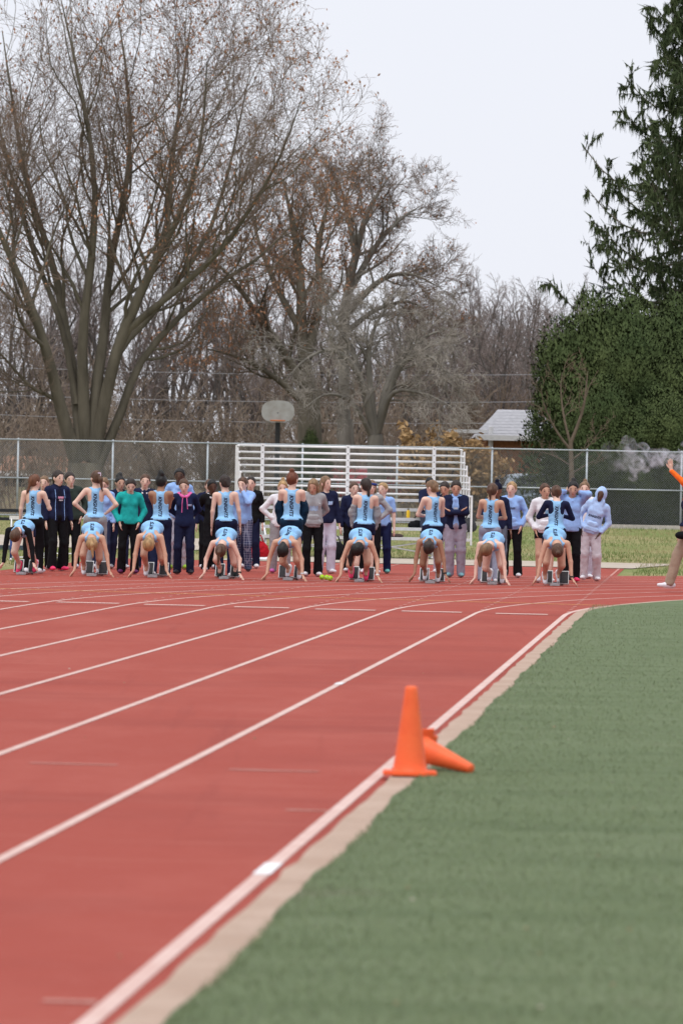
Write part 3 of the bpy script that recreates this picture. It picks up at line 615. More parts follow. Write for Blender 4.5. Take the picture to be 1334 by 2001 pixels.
def car(label, px, Y, col, rot, ln=4.4):
    p = AT(px, 930, Y); gz = ground_z(Y); c = mat('car_paint_' + label.split()[0], col, .3, .05, spec=.6)
    root = ob('parked_car', None, label=label, cat='car', group='cars parked behind the fence', loc=(p.x, Y, gz)); root.rotation_euler.z = rot
    prof = [(-.5, .35), (-.5, .72), (-.46, .86), (-.2, .93), (-.08, 1.36), (.08, 1.45), (.27, 1.42), (.42, 1.0), (.49, .93), (.5, .4)]
    n = len(prof); V = []
    for sy in (-1, 1):
        for (x, z) in prof: V.append((x * ln, sy * (.86 if z < 1.0 else .66), z))
    i = np.arange(n); j = (i + 1) % n; b_ = MB().add(V, np.stack([i, j, n + j, n + i], -1)); cc = len(V)
    for sy in (0, 1):
        for a_ in range(1, n - 1): b_.f3.append(np.array([[sy * n, sy * n + a_, sy * n + a_ + 1]]))
    b_.build('body', c, root)
    for sy in (-1, 1):
        MB().add([(-.16 * ln, sy * .80, .98), (.37 * ln, sy * .80, .98), (.27 * ln, sy * .685, 1.36), (-.07 * ln, sy * .685, 1.33)], [[0, 1, 2, 3]]).build('window', M_GLASS, root)
        for x in (-.31, .31):
            Mx = ((1, 0, 0), (0, 0, -1), (0, 1, 0)); w_ = MB().lathe([(.0, -.1), (.31, -.1), (.33, 0), (.31, .1), (0, .1)], 18, (x * ln, sy * .80, .33), Mx).build('wheel', M_TYRE, root)
            MB().lathe([(.0, -.112), (.2, -.112), (.2, .112), (0, .112)], 14, (x * ln, sy * .80, .33), Mx).build('rim', M_ALU, w_)
        MB().box((-.495 * ln, sy * .62, .72), (.08, .3, .12)).build('headlight', M_WHITE, root)
    MB().add([(-.19 * ln, -.62, .96), (-.19 * ln, .62, .96), (-.085 * ln, .55, 1.335), (-.085 * ln, -.55, 1.335)], [[0, 1, 2, 3]]).build('windscreen', M_GLASS, root)
    return root
car('red car parked end-on behind the bleacher rails', 685, 172, (.30, .02, .03), R(80), 4.2)
car('maroon car parked side-on beyond the fence', 765, 178, (.32, .03, .05), R(6))
car('silver-blue car parked under the evergreens', 1010, 166, (.25, .30, .36), R(30))
# basketball hoop
Y = 149.5; c = AT(543, 804, Y); gz = ground_z(Y)
hoop = ob('basketball_hoop', None, label='pale fan-shaped basketball backboard with orange rim on a dark pole', cat='basketball hoop', loc=(c.x, Y, gz))
a = np.linspace(0, 2 * np.pi, 28, endpoint=False); ox = .53 * np.sign(np.cos(a)) * np.abs(np.cos(a)) ** .8; oz = .36 * np.sign(np.sin(a)) * np.abs(np.sin(a)) ** .75; zc = c.z - gz
V = [(x, -.02, zc + z) for x, z in zip(ox, oz)] + [(x, .02, zc + z) for x, z in zip(ox, oz)]; bb = MB().add(V, [[i, (i + 1) % 28, 28 + (i + 1) % 28, 28 + i] for i in range(28)])
bb.f3 += [np.array([[0, i, i + 1] for i in range(1, 27)]), np.array([[28, 28 + i + 1, 28 + i] for i in range(1, 27)])]
bb.build('backboard', mat('weathered_backboard', (.42, .42, .41), .7, .0, scale=3, col2=(.29, .275, .245)), hoop)
t = np.linspace(0, 2 * np.pi, 20); MB().tube(np.stack([.23 * np.cos(t), -.28 + .23 * np.sin(t), np.full(20, zc - .30)], -1), .022, 6).build('rim', mat('orange_rim', (.6, .2, .08), .6, .1), hoop)
MB().tube([(0, .25, -.1), (0, .25, zc - .3), (0, .03, zc)], .08, 8).build('pole', mat('dark_pole', (.03, .03, .03), .6, .1), hoop)
# utility wires strung in front of the wood
M_CABLE = mat('pale_cable', (.30, .30, .31), .6, .1)
for (za, zb, lab) in ((722, 700, 'topmost utility wire strung across in front of the wood'), (777, 752, 'middle utility wire strung across in front of the wood'), (815, 795, 'lowest utility wire strung across in front of the wood')):
    p0, p1 = AT(-420, za - 26, 178), AT(1760, zb + 10, 182); t = np.linspace(0, 1, 24)
    P = np.array([p0 + (p1 - p0) * x for x in t]); P[:, 2] -= 1.0 * (t * (1 - t) * 4) * .6
    MB().tube(P, .013, 5).build('utility_wire', M_CABLE, label=lab, cat='wire')
M_POLE = mat('weathered_pole', (.12, .10, .085), .9, .2)
for (px, Y, lab) in ((-420, 178, 'weathered wooden utility pole beyond the big maple'), (1760, 182, 'weathered wooden utility pole beyond the spruce')):
    p = AT(px, 800, Y); gz = ground_z(Y); rt = ob('utility_pole', None, label=lab, cat='pole', loc=(p.x, Y, gz)); MB().tube([(0, 0, -.2), (0, 0, 10)], [.17, .11], 8).build('shaft', M_POLE, rt); MB().box((0, 0, 9.2), (.12, 2.2, .12)).build('crossarm', M_POLE, rt)

# ============================================================ PEOPLE: bodies and clothes as smooth continuous surfaces
def nets(D, o, h):
    """surface of the zero level of a sampled distance field, as quads"""
    nx, ny, nz = D.shape; s = D < 0
    C = [(i, j, k) for i in (0, 1) for j in (0, 1) for k in (0, 1)]
    cnt = sum(s[i:nx - 1 + i, j:ny - 1 + j, k:nz - 1 + k].astype(np.int8) for i, j, k in C)
    act = (cnt > 0) & (cnt < 8); I = np.argwhere(act)
    if len(I) == 0: return np.zeros((0, 3)), np.zeros((0, 4), int)
    idx = np.full(act.shape, -1, np.int32); idx[act] = np.arange(len(I))
    val = np.stack([D[I[:, 0] + i, I[:, 1] + j, I[:, 2] + k] for i, j, k in C], 1); acc = np.zeros((len(I), 3)); num = np.zeros(len(I))
    for a in range(8):
        for b in range(a + 1, 8):
            if sum(x != y for x, y in zip(C[a], C[b])) != 1: continue
            va, vb = val[:, a], val[:, b]; cr_ = (va < 0) != (vb < 0); t = np.where(cr_, va / np.where(va == vb, 1, va - vb), 0)[:, None]
            acc += np.where(cr_[:, None], np.array(C[a]) + t * (np.array(C[b]) - np.array(C[a])), 0); num += cr_
    V = (I + acc / num[:, None]) * h + np.array(o); Q = []
    for ax in range(3):
        o1, o2 = [(1, 2), (2, 0), (0, 1)][ax]; sl0 = [slice(None)] * 3; sl1 = [slice(None)] * 3; sl0[ax] = slice(0, -1); sl1[ax] = slice(1, None)
        e = s[tuple(sl0)] != s[tuple(sl1)]; E_ = np.argwhere(e); inside0 = s[tuple(sl0)][e]
        ok = (E_[:, o1] > 0) & (E_[:, o2] > 0) & (E_[:, o1] < D.shape[o1] - 1) & (E_[:, o2] < D.shape[o2] - 1); E_ = E_[ok]; inside0 = inside0[ok]
        d1 = np.zeros(3, int); d1[o1] = 1; d2 = np.zeros(3, int); d2[o2] = 1
        q = np.stack([idx[tuple((E_ - d1 - d2).T)], idx[tuple((E_ - d2).T)], idx[tuple(E_.T)], idx[tuple((E_ - d1).T)]], -1)
        q[~inside0] = q[~inside0][:, ::-1]; Q.append(q)
    return V, np.concatenate(Q)
V3 = lambda *a: np.array(a, float)
def rc(a, b, ra, rb, n=None, f=1., cap=False): return ('rc', np.asarray(a, float), np.asarray(b, float), ra, rb, None if n is None else unit(np.asarray(n, float)), f, cap)
def el(c, r, M=None): return ('el', np.asarray(c, float), np.asarray(r, float), M)
def pdist(p, pr):
    if pr[0] == 'el':
        q = p - pr[1]
        if pr[3] is not None: q = q @ pr[3]
        k0 = np.linalg.norm(q / pr[2], axis=-1); k1 = np.linalg.norm(q / pr[2] ** 2, axis=-1) + 1e-9
        return k0 * (k0 - 1) / k1
    _, a, b, ra, rb, n, f, cap = pr
    if n is not None:
        S = lambda x: x + n * ((x @ n) * (1 / f - 1))[..., None]
        P, A, B = S(p - a), np.zeros(3), S((b - a)[None])[0]
    else: P, A, B = p - a, np.zeros(3), b - a
    ba = B; t = np.clip((P @ ba) / (ba @ ba + 1e-9), 0, 1); d = np.linalg.norm(P - t[..., None] * ba, axis=-1) - (ra + (rb - ra) * t)
    if cap:
        ax = unit(b - a); d = np.maximum(d, (p - b) @ ax)
    return d
def bounds(pr):
    if pr[0] == 'el': r = pr[2].max(); return pr[1] - r, pr[1] + r
    r = max(pr[3], pr[4]); return np.minimum(pr[1], pr[2]) - r, np.maximum(pr[1], pr[2]) + r
def mesh_field(prims, h=.0205, k=.03, subs=(), clips=(), noise=None, post=()):
    B = [bounds(p) for p in list(prims) + list(post)]; lo = np.min([b[0] for b in B], 0) - 3 * h; hi = np.max([b[1] for b in B], 0) + 3 * h
    n = np.ceil((hi - lo) / h).astype(int) + 1; ax = [lo[i] + h * np.arange(n[i]) for i in range(3)]
    D = np.full(n, .09); m_ = .075
    def region(b):
        s = [slice(max(0, int((b[0][i] - m_ - lo[i]) / h)), min(n[i], int((b[1][i] + m_ - lo[i]) / h) + 2)) for i in range(3)]
        if any(x.stop <= x.start for x in s): return None, None
        return tuple(s), np.stack(np.meshgrid(*[ax[i][s[i]] for i in range(3)], indexing='ij'), -1)
    for p, b in zip(prims, B):
        s, P = region(b)
        if s is None: continue
        d = np.minimum(pdist(P, p), .09); c = D[s]; hh = np.clip(.5 + .5 * (d - c) / k, 0, 1); D[s] = d * (1 - hh) + c * hh - k * hh * (1 - hh)
    if noise is not None or clips:
        P = np.stack(np.meshgrid(*ax, indexing='ij'), -1)
        if noise is not None: D = D + noise(P)
    for p in subs:
        s, Q = region(bounds(p))
        if s is not None: D[s] = np.maximum(D[s], -pdist(Q, p))
    for p in post:
        s, Q = region(bounds(p))
        if s is not None:
            d = np.minimum(pdist(Q, p), .09); c = D[s]; hh = np.clip(.5 + .5 * (d - c) / .02, 0, 1); D[s] = d * (1 - hh) + c * hh - .02 * hh * (1 - hh)
    for (o_, nn) in clips: D = np.maximum(D, (P - np.asarray(o_, float)) @ np.asarray(nn, float))
    return nets(D, lo, h)
def folds(seed, amp, zs=1.0):
    """soft swell plus narrow creases pressed into cloth"""
    g = np.random.default_rng(seed); K = unit(g.normal(size=(8, 3)) * np.array([1, 1, 1.3 * zs])) * (14 + 30 * g.random((8, 1))); ph = g.random(8) * 6.28
    def f(P):
        w = np.zeros(P.shape[:-1]); Q = P + .045 * np.sin(P[..., [2, 0, 1]] * 11 + seed)
        for a, b in zip(K, ph): w += (1 - np.abs(np.sin(Q @ a + b))) ** 4
        return amp * (1.5 * w - 1.2)
    return f
def rotx(a): c, s = math.cos(a), math.sin(a); return np.array([[1, 0, 0], [0, c, -s], [0, s, c]])
def roty(a): c, s = math.cos(a), math.sin(a); return np.array([[c, 0, s], [0, 1, 0], [-s, 0, c]])
def rotz(a): c, s = math.cos(a), math.sin(a); return np.array([[c, -s, 0], [s, c, 0], [0, 0, 1]])
def ik(A, T, l1, l2, pole):
    d = T - A; L = np.linalg.norm(d); dr = d / L; L = min(L, (l1 + l2) * .995); a = (l1 * l1 - l2 * l2 + L * L) / (2 * L); hg = math.sqrt(max(0, l1 * l1 - a * a))
    pp = pole - dr * (pole @ dr); pp = pp / (np.linalg.norm(pp) + 1e-9); return A + dr * a + pp * hg, A + dr * L
# arm poses: wrist target and elbow direction for the person's right side (x mirrored for the left); hand direction
ARMS = {'down': (( .235, .05, .83), (.5, -1, 0), None), 'pocket': ((.178, .07, .915), (1, -.8, 0), (-.35, .05, -1)), 'hip': ((.165, .03, 1.0), (1, -.35, 0), (-.75, .25, -.5)),
 'cross': ((-.06, .185, 1.13), (1, .25, -.8), (-.75, -.25, .45)), 'front': ((.04, .24, 1.09), (1, -.15, -1), (-.5, .8, .1)), 'behind': ((.07, -.155, .98), (1, -.5, 0), (-1, 0, -.2)),
 'face': ((.05, .16, 1.42), (.7, .5, -1), (-.45, -.1, 1)), 'ears': ((.115, .03, 1.50), (.55, 1, .35), (-.35, -.5, .8)), 'fist': ((.20, .27, 1.12), (.6, -.6, -1), (0, .6, .7)), 'hug': ((-.115, .15, 1.21), (1, .3, -.8), (-.55, -.62, .5)),
 'low': ((.10, .2, .92), (1, -.4, 0), (-.4, .5, -.8)), 'up': ((.28, .10, 1.88), (1, .2, 0), (-.12, .05, 1)), 'hold': ((.12, .26, 1.18), (1, -.2, -1), (-.6, .6, .4)), 'lap': ((.12, .42, .62), (1, -.3, 0), (-.3, 1, -.2)), 'crouch': None}
FONT = {}
def text_geo(txt, bold=.035, shear=.22):
    if txt in FONT: return FONT[txt]
    cu = bpy.data.curves.new('txt', 'FONT'); cu.body = txt; cu.offset = bold; cu.shear = shear; cu.size = 1; cu.resolution_u = 2
    o = bpy.data.objects.new('txt', cu); COL.objects.link(o); dg = bpy.context.evaluated_depsgraph_get(); me = bpy.data.meshes.new_from_object(o.evaluated_get(dg))
    bm = bmesh.new(); bm.from_mesh(me); bmesh.ops.triangulate(bm, faces=bm.faces[:]); bm.to_mesh(me); bm.free()
    V = np.array([v.co[:2] for v in me.vertices]); T = np.array([p.vertices[:] for p in me.polygons])
    bpy.data.objects.remove(o); bpy.data.curves.remove(cu); bpy.data.meshes.remove(me)
    V -= V.min(0); V /= V[:, 1].max(); FONT[txt] = (V, T); return V, T
def cloth(name, col, **k):
    return mat('cloth_' + name, col, .92, .10, scale=14, bump=.25, bscale=38, spec=.12, **k)
NAVY, BLACK, LBLUE, HBLUE = (.014, .018, .050), (.010, .010, .012), (.29, .545, .83), (.30, .47, .83)
GREY, WHITE, TEAL, LILAC = (.34, .34, .355), (.74, .73, .77), (.02, .40, .38), (.47, .465, .55)
SK = {'fair': (.76, .51, .41), 'tan': (.60, .355, .25), 'mid': (.36, .19, .12), 'dark': (.10, .05, .032), 'brown': (.20, .10, .062)}
HAIR = {'brown': (.095, .048, .028), 'dark': (.030, .019, .015), 'black': (.009, .008, .008), 'red': (.15, .045, .02), 'auburn': (.14, .055, .027), 'blonde': (.40, .25, .115), 'dirty': (.27, .17, .09), 'light': (.21, .125, .068)}
def person(label, pos, H, face, arms=('down', 'down'), head=(0, 0, 0), bend=0., lean=0., twist=0., skin='fair', hair=('dark', 'pony'), top=('hoodie', NAVY), bottom=('pants', BLACK), shoes=WHITE, pose='stand', group=None, under=None, text=None, seed=0, extra=None, sole=None, stance=.09, step=(0, 0), sleeve=None):
    g = np.random.default_rng(1000 + seed); K = H / 1.69
    crouch, sit = pose == 'crouch', pose == 'sit'
    if pose == 'stand':
        lean += g.normal(0, 1.3); twist += g.normal(0, 4); head = (head[0], head[1] + g.normal(0, 7), head[2] + g.normal(0, 3)); stance = stance + .035 * g.random(); step = (step[0] + g.normal(0, .04), step[1] + g.normal(0, .04))
    pel = V3(0, 0, .93)
    if crouch: pel = V3(g.normal(0, .015), -.24 + g.normal(0, .02), .715 + g.normal(0, .022)); fs = g.choice([-1, 1]); cb = g.normal(0, 3)
    if sit: pel = V3(0, 0, .56)
    Rt = rotz(R(-twist)) @ roty(R(lean)) @ rotx(R(-bend - (103 + cb if crouch else 0)))
    tp = lambda *p: pel + Rt @ (V3(*p) - V3(0, 0, .93)); tv = lambda *p: Rt @ V3(*p)
    hp, hy, hr = head; Rh = Rt @ rotz(R(-hy)) @ roty(R(hr)) @ rotx(R(-hp)); neck = tp(0, -.005, 1.43)
    HS = 1.09
    hd = lambda *p: neck + Rh @ (V3(*p) - V3(0, -.005, 1.43)) * HS; hv = lambda *p: Rh @ V3(*p)
    sx = (-1, 1)                                            # left, right
    # joints
    hipJ = {s: (pel + Rt @ V3(s * .085, 0, -.05) if not crouch else pel + V3(s * .085, -.02, -.03)) for s in sx}
    if crouch: ank = {-fs: V3(-fs * .115, -.46, .175), fs: V3(fs * .115, -.66, .20)}; fdir = {s: unit(V3(0, .72, -.70)) for s in sx}
    elif sit: ank = {s: V3(s * .12, .42, .09) for s in sx}; fdir = {s: V3(s * .1, 1, 0) for s in sx}
    else: ank = {s: V3(s * stance, -.03 + step[0 if s < 0 else 1], .085) for s in sx}; fdir = {s: unit(V3(s * .22, 1, 0)) for s in sx}
    knee = {}
    for s in sx: knee[s], ank[s] = ik(hipJ[s], ank[s], .405, .40, V3(s * .12, 1, .1) if not crouch else V3(s * .05, 1, .25))
    shJ = {s: tp(s * .168, -.01, 1.362) for s in sx}; elb, wri, hdir = {}, {}, {}
    for i, s in enumerate(sx):
        a = arms[i]
        if crouch:
            T = V3(s * (.23 + .08 * g.random()), shJ[s][1] + .06 + .05 * g.random(), .105); elb[s], wri[s] = ik(shJ[s], T, .285, .25, V3(s * .5, -.9, .2)); hdir[s] = unit(V3(s * .55, .35, -.8))
        else:
            t, pl, hdv = ARMS[a] if isinstance(a, str) else a
            T = tp(s * t[0], t[1], t[2]) if a != 'lap' else V3(s * t[0], t[1], t[2]); elb[s], wri[s] = ik(shJ[s], T, .275, .24, tv(s * pl[0], pl[1], pl[2]))
            hdir[s] = unit(tv(s * hdv[0], hdv[1], hdv[2])) if hdv else unit(unit(wri[s] - elb[s]) + V3(0, .25, -.2))
    ny = tv(0, 1, 0)
    torso = [(tp(0, -.005, .95), tp(0, 0, 1.10), .132, .112, ny, .74), (tp(0, 0, 1.10), tp(0, -.005, 1.29), .114, .137, ny, .74), (tp(-.128, -.01, 1.358), tp(.128, -.01, 1.358), .056, .056, None, 1)]
    def tor(d, sh=0): return [rc(a, b, ra + d, rb + d, n_, f_) for a, b, ra, rb, n_, f_ in torso] + [el(tp(0, -.005, .925), (.155 + d, .118 + d, .11 + d), Rt), el(tp(-.06, .07, 1.235), V3(.058, .040 - .35 * d, .058) + d, Rt), el(tp(.06, .07, 1.235), V3(.058, .040 - .35 * d, .058) + d, Rt), rc(tp(0, -.02, 1.34), tp(0, -.01, 1.425), .09 + d, .057 + d * .6)]
    glut = [el(hipJ[s] + (tv(s * -.01, -.05, .02)), V3(.086, .088, .098)) for s in sx]
    limb = []
    for s in sx:
        u = unit(ank[s] - knee[s]); bk = unit(np.cross(V3(1, 0, 0), u)) * -1.0
        if bk @ (fdir[s]) > 0: bk = -bk
        limb += [rc(hipJ[s], knee[s], .088, .055), rc(knee[s], ank[s], .052, .034), rc(knee[s] + u * .07 + bk * .018, knee[s] + u * .20 + bk * .012, .049, .038), rc(ank[s], ank[s] + fdir[s] * .10 - V3(0, 0, .035 if not crouch else 0), .035, .03)]
        limb += [rc(shJ[s], elb[s], .046, .035), rc(elb[s], wri[s], .037, .024), rc(wri[s], wri[s] + hdir[s] * .075, .024, .034, unit(np.cross(hdir[s], V3(.2, 1, .1) if abs(hdir[s][1]) < .8 else V3(1, 0, 0))), .55)]
    hprims = [el(hd(0, -.002, 1.563), (.081, .101, .107), Rh), rc(hd(0, .025, 1.51), hd(0, .05, 1.468), .064, .038), rc(hd(0, .094, 1.548), hd(0, .106, 1.522), .008, .014), rc(hd(0, .08, 1.495), hd(0, .082, 1.49), .017, .017)] + [el(hd(s * .077, -.008, 1.54), (.013, .022, .033), Rh) for s in sx]
    V, q = mesh_field(tor(0) + glut + limb + [rc(tp(0, -.01, 1.38), hd(0, .0, 1.50), .054, .05)] + hprims, h=.0195, k=.022)
    skin_m = mat('skin_' + skin, SK[skin], .55, .08, scale=9, spec=.35); hair_c = mat('hair_' + hair[0], HAIR[hair[0]], .55, .35, scale=26, bump=.5, bscale=70, spec=.4, stretch=(1, 1, .3))
    mb = MB(); mb.add(V, q); nb = len(q)
    for s in sx:                                            # fingers
        d = hdir[s]; E_ = wri[s] + d * .095; nn = unit(np.cross(d, V3(.2, 1, .1) if abs(d[1]) < .8 else V3(1, 0, 0))); side = unit(np.cross(nn, d)); cl = V3(0, 0, -.55) if crouch else -nn * .35 * s + V3(0, .0, -.1)
        for i_, off in enumerate((-1.5, -.5, .5, 1.5)):
            ln = (.062, .074, .07, .055)[i_]; b0 = E_ + side * off * .017; d1 = unit(d + side * off * (.16 if crouch else .05)); mid = b0 + d1 * ln * .55; tip = mid + unit(d1 + cl) * ln * .5; mb.tube([b0 - d * .03, b0, mid, tip], [.010, .0105, .009, .006], 6)
        th = wri[s] + d * .03; sg = -1 if side @ V3(-s, 0, 0) < 0 else 1; sd_ = side * sg
        mb.tube([th, th + sd_ * .03 + d * .02, th + sd_ * .05 + d * .05 + V3(0, 0, -.015 if crouch else 0), th + sd_ * .055 + d * .075], [.013, .012, .010, .007], 6)
    n_sk = sum(len(f) for f in mb.f4)
    ft = MB()                                               # eyes, brows and lips, set on the face surface
    def on_face(x, z):
        y = .16; 
        for _ in range(30):
            dd = min(float(pdist(hd(x, y, z)[None], p)[0]) for p in hprims[:4]); y -= max(dd, .0005) * .8
            if dd < .001: break
        return y
    parts_f = [(s * .031, 1.551, .015, .0085, 'eye') for s in sx] + [(s * .032, 1.574, .019, .0055, 'brow') for s in sx] + [(0, 1.490, .022, .008, 'lip')]
    fmi = []
    for (x, z, rx, rz_, kd) in parts_f:
        y = on_face(x, z); a = np.linspace(0, 2 * np.pi, 8, endpoint=False); ring = np.array([hd(x + rx * math.cos(t), y - .002, z + rz_ * math.sin(t)) for t in a]); c = hd(x, y + .0035, z)
        ft.add(np.vstack([ring, c[None]]), None, [[8, i, (i + 1) % 8] for i in range(8)]); fmi += [{'eye': 1, 'brow': 2, 'lip': 3}[kd]] * 8
    Vall = np.concatenate(mb.v); Fq = np.concatenate(mb.f4); Ft = np.concatenate(mb.f3); nV = len(Vall); F2 = np.concatenate(ft.f3) + nV; Vall = np.concatenate([Vall, np.concatenate(ft.v)])
    mi = np.concatenate([np.zeros(len(Fq) + len(Ft), int), np.array(fmi)])
    fc = {'fair': (.50, .20, .17), 'tan': (.38, .15, .12), 'mid': (.26, .10, .08), 'dark': (.10, .04, .035), 'brown': (.16, .065, .05)}[skin]
    body = ob('person', me_from('person', Vall * K, [Fq, np.concatenate([Ft, F2])], [skin_m, mat('eye_dark', (.022, .016, .013), .3, .1, spec=.5), hair_c, mat('lips_' + skin, fc, .5, .05)], mi, smooth=True), label=label, cat='person', group=group, loc=pos)
    body.rotation_euler.z = -R(face)
    def part(nm, V_, q_, mt, parent=None): return ob(nm, me_from(nm, V_ * K, [q_], mt if isinstance(mt, list) else [mt], smooth=True), parent or body)
    # ---- shoes
    for s in sx:
        f = fdir[s]; up = V3(0, 0, 1) if not crouch else unit(np.cross(V3(1, 0, 0), f)); base = ank[s] - up * .035 if not crouch else ank[s] - up * .03
        n_ = up; P = [rc(base - f * .045, base + f * .06, .046, .044), rc(base + f * .05, base + f * .155, .042, .036, n_, .8), rc(base, ank[s] + up * .01, .045, .044)]
        Vs, qs = mesh_field(P, h=.0165, k=.02, clips=[(base - up * .047, -up)])
        zc = (Vs @ up)[qs].mean(1); mi_ = (zc < (base - up * .047) @ up + .018).astype(int)
        me = me_from('shoe', Vs * K, [qs], [mat('shoe_%.2f_%.2f_%.2f' % shoes, shoes, .6, .08, scale=20), mat('sole_%.2f_%.2f_%.2f' % (sole or WHITE), sole or WHITE, .7, .05)], mi_, smooth=True); ob('shoe', me, body)
    # ---- bottoms
    bk_, bc = bottom[0], bottom[1]; bm_ = bottom[2] if len(bottom) > 2 else cloth('%.3f_%.3f_%.3f' % bc, bc)
    P = [el(tp(0, -.005, .915), (.170, .134, .115), Rt)]
    if bk_ == 'shorts':
        for s in sx: P += [el(hipJ[s] + tv(s * -.01, -.05, .02), V3(.102, .106, .114))] + [rc(hipJ[s], hipJ[s] + (knee[s] - hipJ[s]) * (.30 if crouch else .34), .102, .096, cap=True)]
        Vb, qb = mesh_field(P, k=.03, clips=[(tp(0, 0, .965 if top[0] == 'tank' else 1.01), tv(0, 0, 1))], noise=folds(seed, .0025))
    else:
        loose = {'pants': (.102, .076, .072), 'leggings': (.099, .073, .050), 'sweats': (.106, .084, .074), 'flare': (.100, .070, .084)}[bk_]
        for s in sx:
            end = ank[s] + unit(ank[s] - knee[s]) * .045
            P += [el(hipJ[s] + tv(s * -.01, -.05, .02), V3(.104, .108, .116)), rc(hipJ[s], knee[s], loose[0], loose[1]), rc(knee[s], end, loose[1], loose[2], cap=True)]
        amp = .001 if bk_ == 'leggings' else .0034
        Vb, qb = mesh_field(P, k=.03, clips=[(tp(0, 0, .965 if top[0] == 'tank' else 1.03), tv(0, 0, 1)), ((0, 0, .022), (0, 0, -1))], noise=folds(seed, amp, .28))
    pn = part({'shorts': 'shorts', 'leggings': 'leggings'}.get(bk_, 'trousers'), Vb, qb, bm_)
    if extra and 'stripe' in extra:
        for s in sx: pass
    # ---- tops
    def arm_sleeve(d0, d1, d2, to=1.0, frm=0.):
        out = []
        for s in sx:
            a0 = shJ[s] + (elb[s] - shJ[s]) * frm
            if to <= .5: out.append(rc(a0, shJ[s] + (elb[s] - shJ[s]) * to * 2, d0, d1, cap=True))
            else: out += [rc(a0, elb[s], d0, d1), rc(elb[s], elb[s] + (wri[s] - elb[s]) * 1.06 * (to * 2 - 1), d1, d2, cap=True)]
        return out
    tk, tc = top[0], top[1]; tm = cloth('%.3f_%.3f_%.3f' % tc, tc); tops = {}
    if tk == 'tank':
        subs = [rc(tp(s * .150, -.09, 1.345), tp(s * .140, -.09, 1.24), .086, .076) for s in sx] + [rc(tp(s * .205, .0, 1.36), tp(s * .195, .0, 1.24), .105, .085) for s in sx] + [el(tp(0, .075, 1.43), (.075, .085, .115), Rt), rc(tp(0, -.01, 1.40), tp(0, -.02, 1.50), .066, .085)]
        Vt, qt = mesh_field(tor(.0085) + ([el(tp(0, -.02, .92), (.182, .162, .10), Rt)] if not crouch else [el(tp(0, -.03, .94), (.182, .13, .12), Rt)]), h=.015, k=.022, subs=subs, clips=[(tp(0, 0, .925 if not crouch else .90), tv(0, 0, -1))], noise=folds(seed, .0022))
        tops['tank_top'] = part('tank_top', Vt, qt, tm)
        if sleeve is not None and sleeve[0] == 'under':
            Vt2, qt2 = mesh_field([rc(*t_[:2], t_[2] + .004, t_[3] + .004, t_[4], t_[5]) for t_ in torso[1:]] + [rc(tp(0, -.02, 1.33), tp(0, -.012, 1.395), .09, .062)] + arm_sleeve(.054, .044, .032), k=.02); part('undershirt', Vt2, qt2, cloth('%.3f_%.3f_%.3f' % sleeve[1], sleeve[1]))
        if sleeve is not None and sleeve[0] == 'slipped':       # a jacket slipped down to the elbows
            P2 = []
            for s in sx: P2 += [rc(shJ[s] + (elb[s] - shJ[s]) * .62, elb[s], .062, .068), rc(elb[s], wri[s], .066, .05, cap=True), rc(elb[s] + V3(0, -.0, -.02), elb[s] + V3(-s * .03, .03, -.20), .06, .065)]
            Vt2, qt2 = mesh_field(P2, k=.04, noise=folds(seed + 5, .007)); part('slipped_jacket', Vt2, qt2, cloth('%.3f_%.3f_%.3f' % sleeve[1], sleeve[1]))
    else:
        d = {'hoodie': .026, 'jacket': .024, 'tee': .013, 'pullover': .018}[tk]; hem = {'hoodie': .845, 'jacket': .835, 'tee': .88, 'pullover': .87}[tk]
        P = tor(d) + [rc(tp(0, 0, .88), tp(0, .0, 1.1), .150 + d * .7, .138 + d * .6, ny, .80)] + (arm_sleeve(.063, .054, .042) if tk != 'tee' else arm_sleeve(.062, .06, .05, .42))
        subs = []
        if tk == 'hoodie' and not (extra and 'hood_up' in extra):
            P += [rc(tp(-.095, .0, 1.405), tp(0, -.085, 1.395), .038, .048), rc(tp(.095, .0, 1.405), tp(0, -.085, 1.395), .038, .048), rc(tp(-.095, .0, 1.405), tp(0, .085, 1.355), .032, .03), rc(tp(.095, .0, 1.405), tp(0, .085, 1.355), .032, .03)]
        if tk in ('jacket', 'pullover'): P += [rc(tp(-.07, -.02, 1.41), tp(.07, -.02, 1.41), .034, .034), rc(tp(-.07, -.01, 1.405), tp(-.02, .075, 1.375), .028, .026), rc(tp(.07, -.01, 1.405), tp(.02, .075, 1.375), .028, .026)]
        P += [rc(tp(0, .0, .875), tp(0, 0, .90), .148, .15, ny, .8)]
        subs += [rc(tp(0, .02, 1.42), hd(0, .02, 1.52), .058, .085)]
        if extra and 'open' in extra: subs += [rc(tp(0, .2, .80), tp(0, .2, 1.42), .11, .12, tv(1, 0, 0), .62)]
        if extra and 'hood_up' in extra: subs = []; P += [el(hd(0, -.022, 1.565), (.107, .122, .136), Rh), rc(hd(0, -.04, 1.48), tp(0, -.03, 1.38), .085, .095), rc(hd(-.07, .04, 1.46), tp(-.05, .05, 1.36), .04, .05), rc(hd(.07, .04, 1.46), tp(.05, .05, 1.36), .04, .05)]; subs = [rc(hd(0, .145, 1.57), hd(0, .13, 1.46), .098, .078)]
        Vt, qt = mesh_field(P, k=.03, subs=subs, post=arm_sleeve(.058, .052, .042) if extra and 'open' in extra else (), clips=[(tp(0, 0, hem), tv(0, 0, -1))], noise=folds(seed, .0034 if tk != 'tee' else .002, .8))
        tops[tk] = part(tk if tk != 'tee' else 't_shirt', Vt, qt, tm)
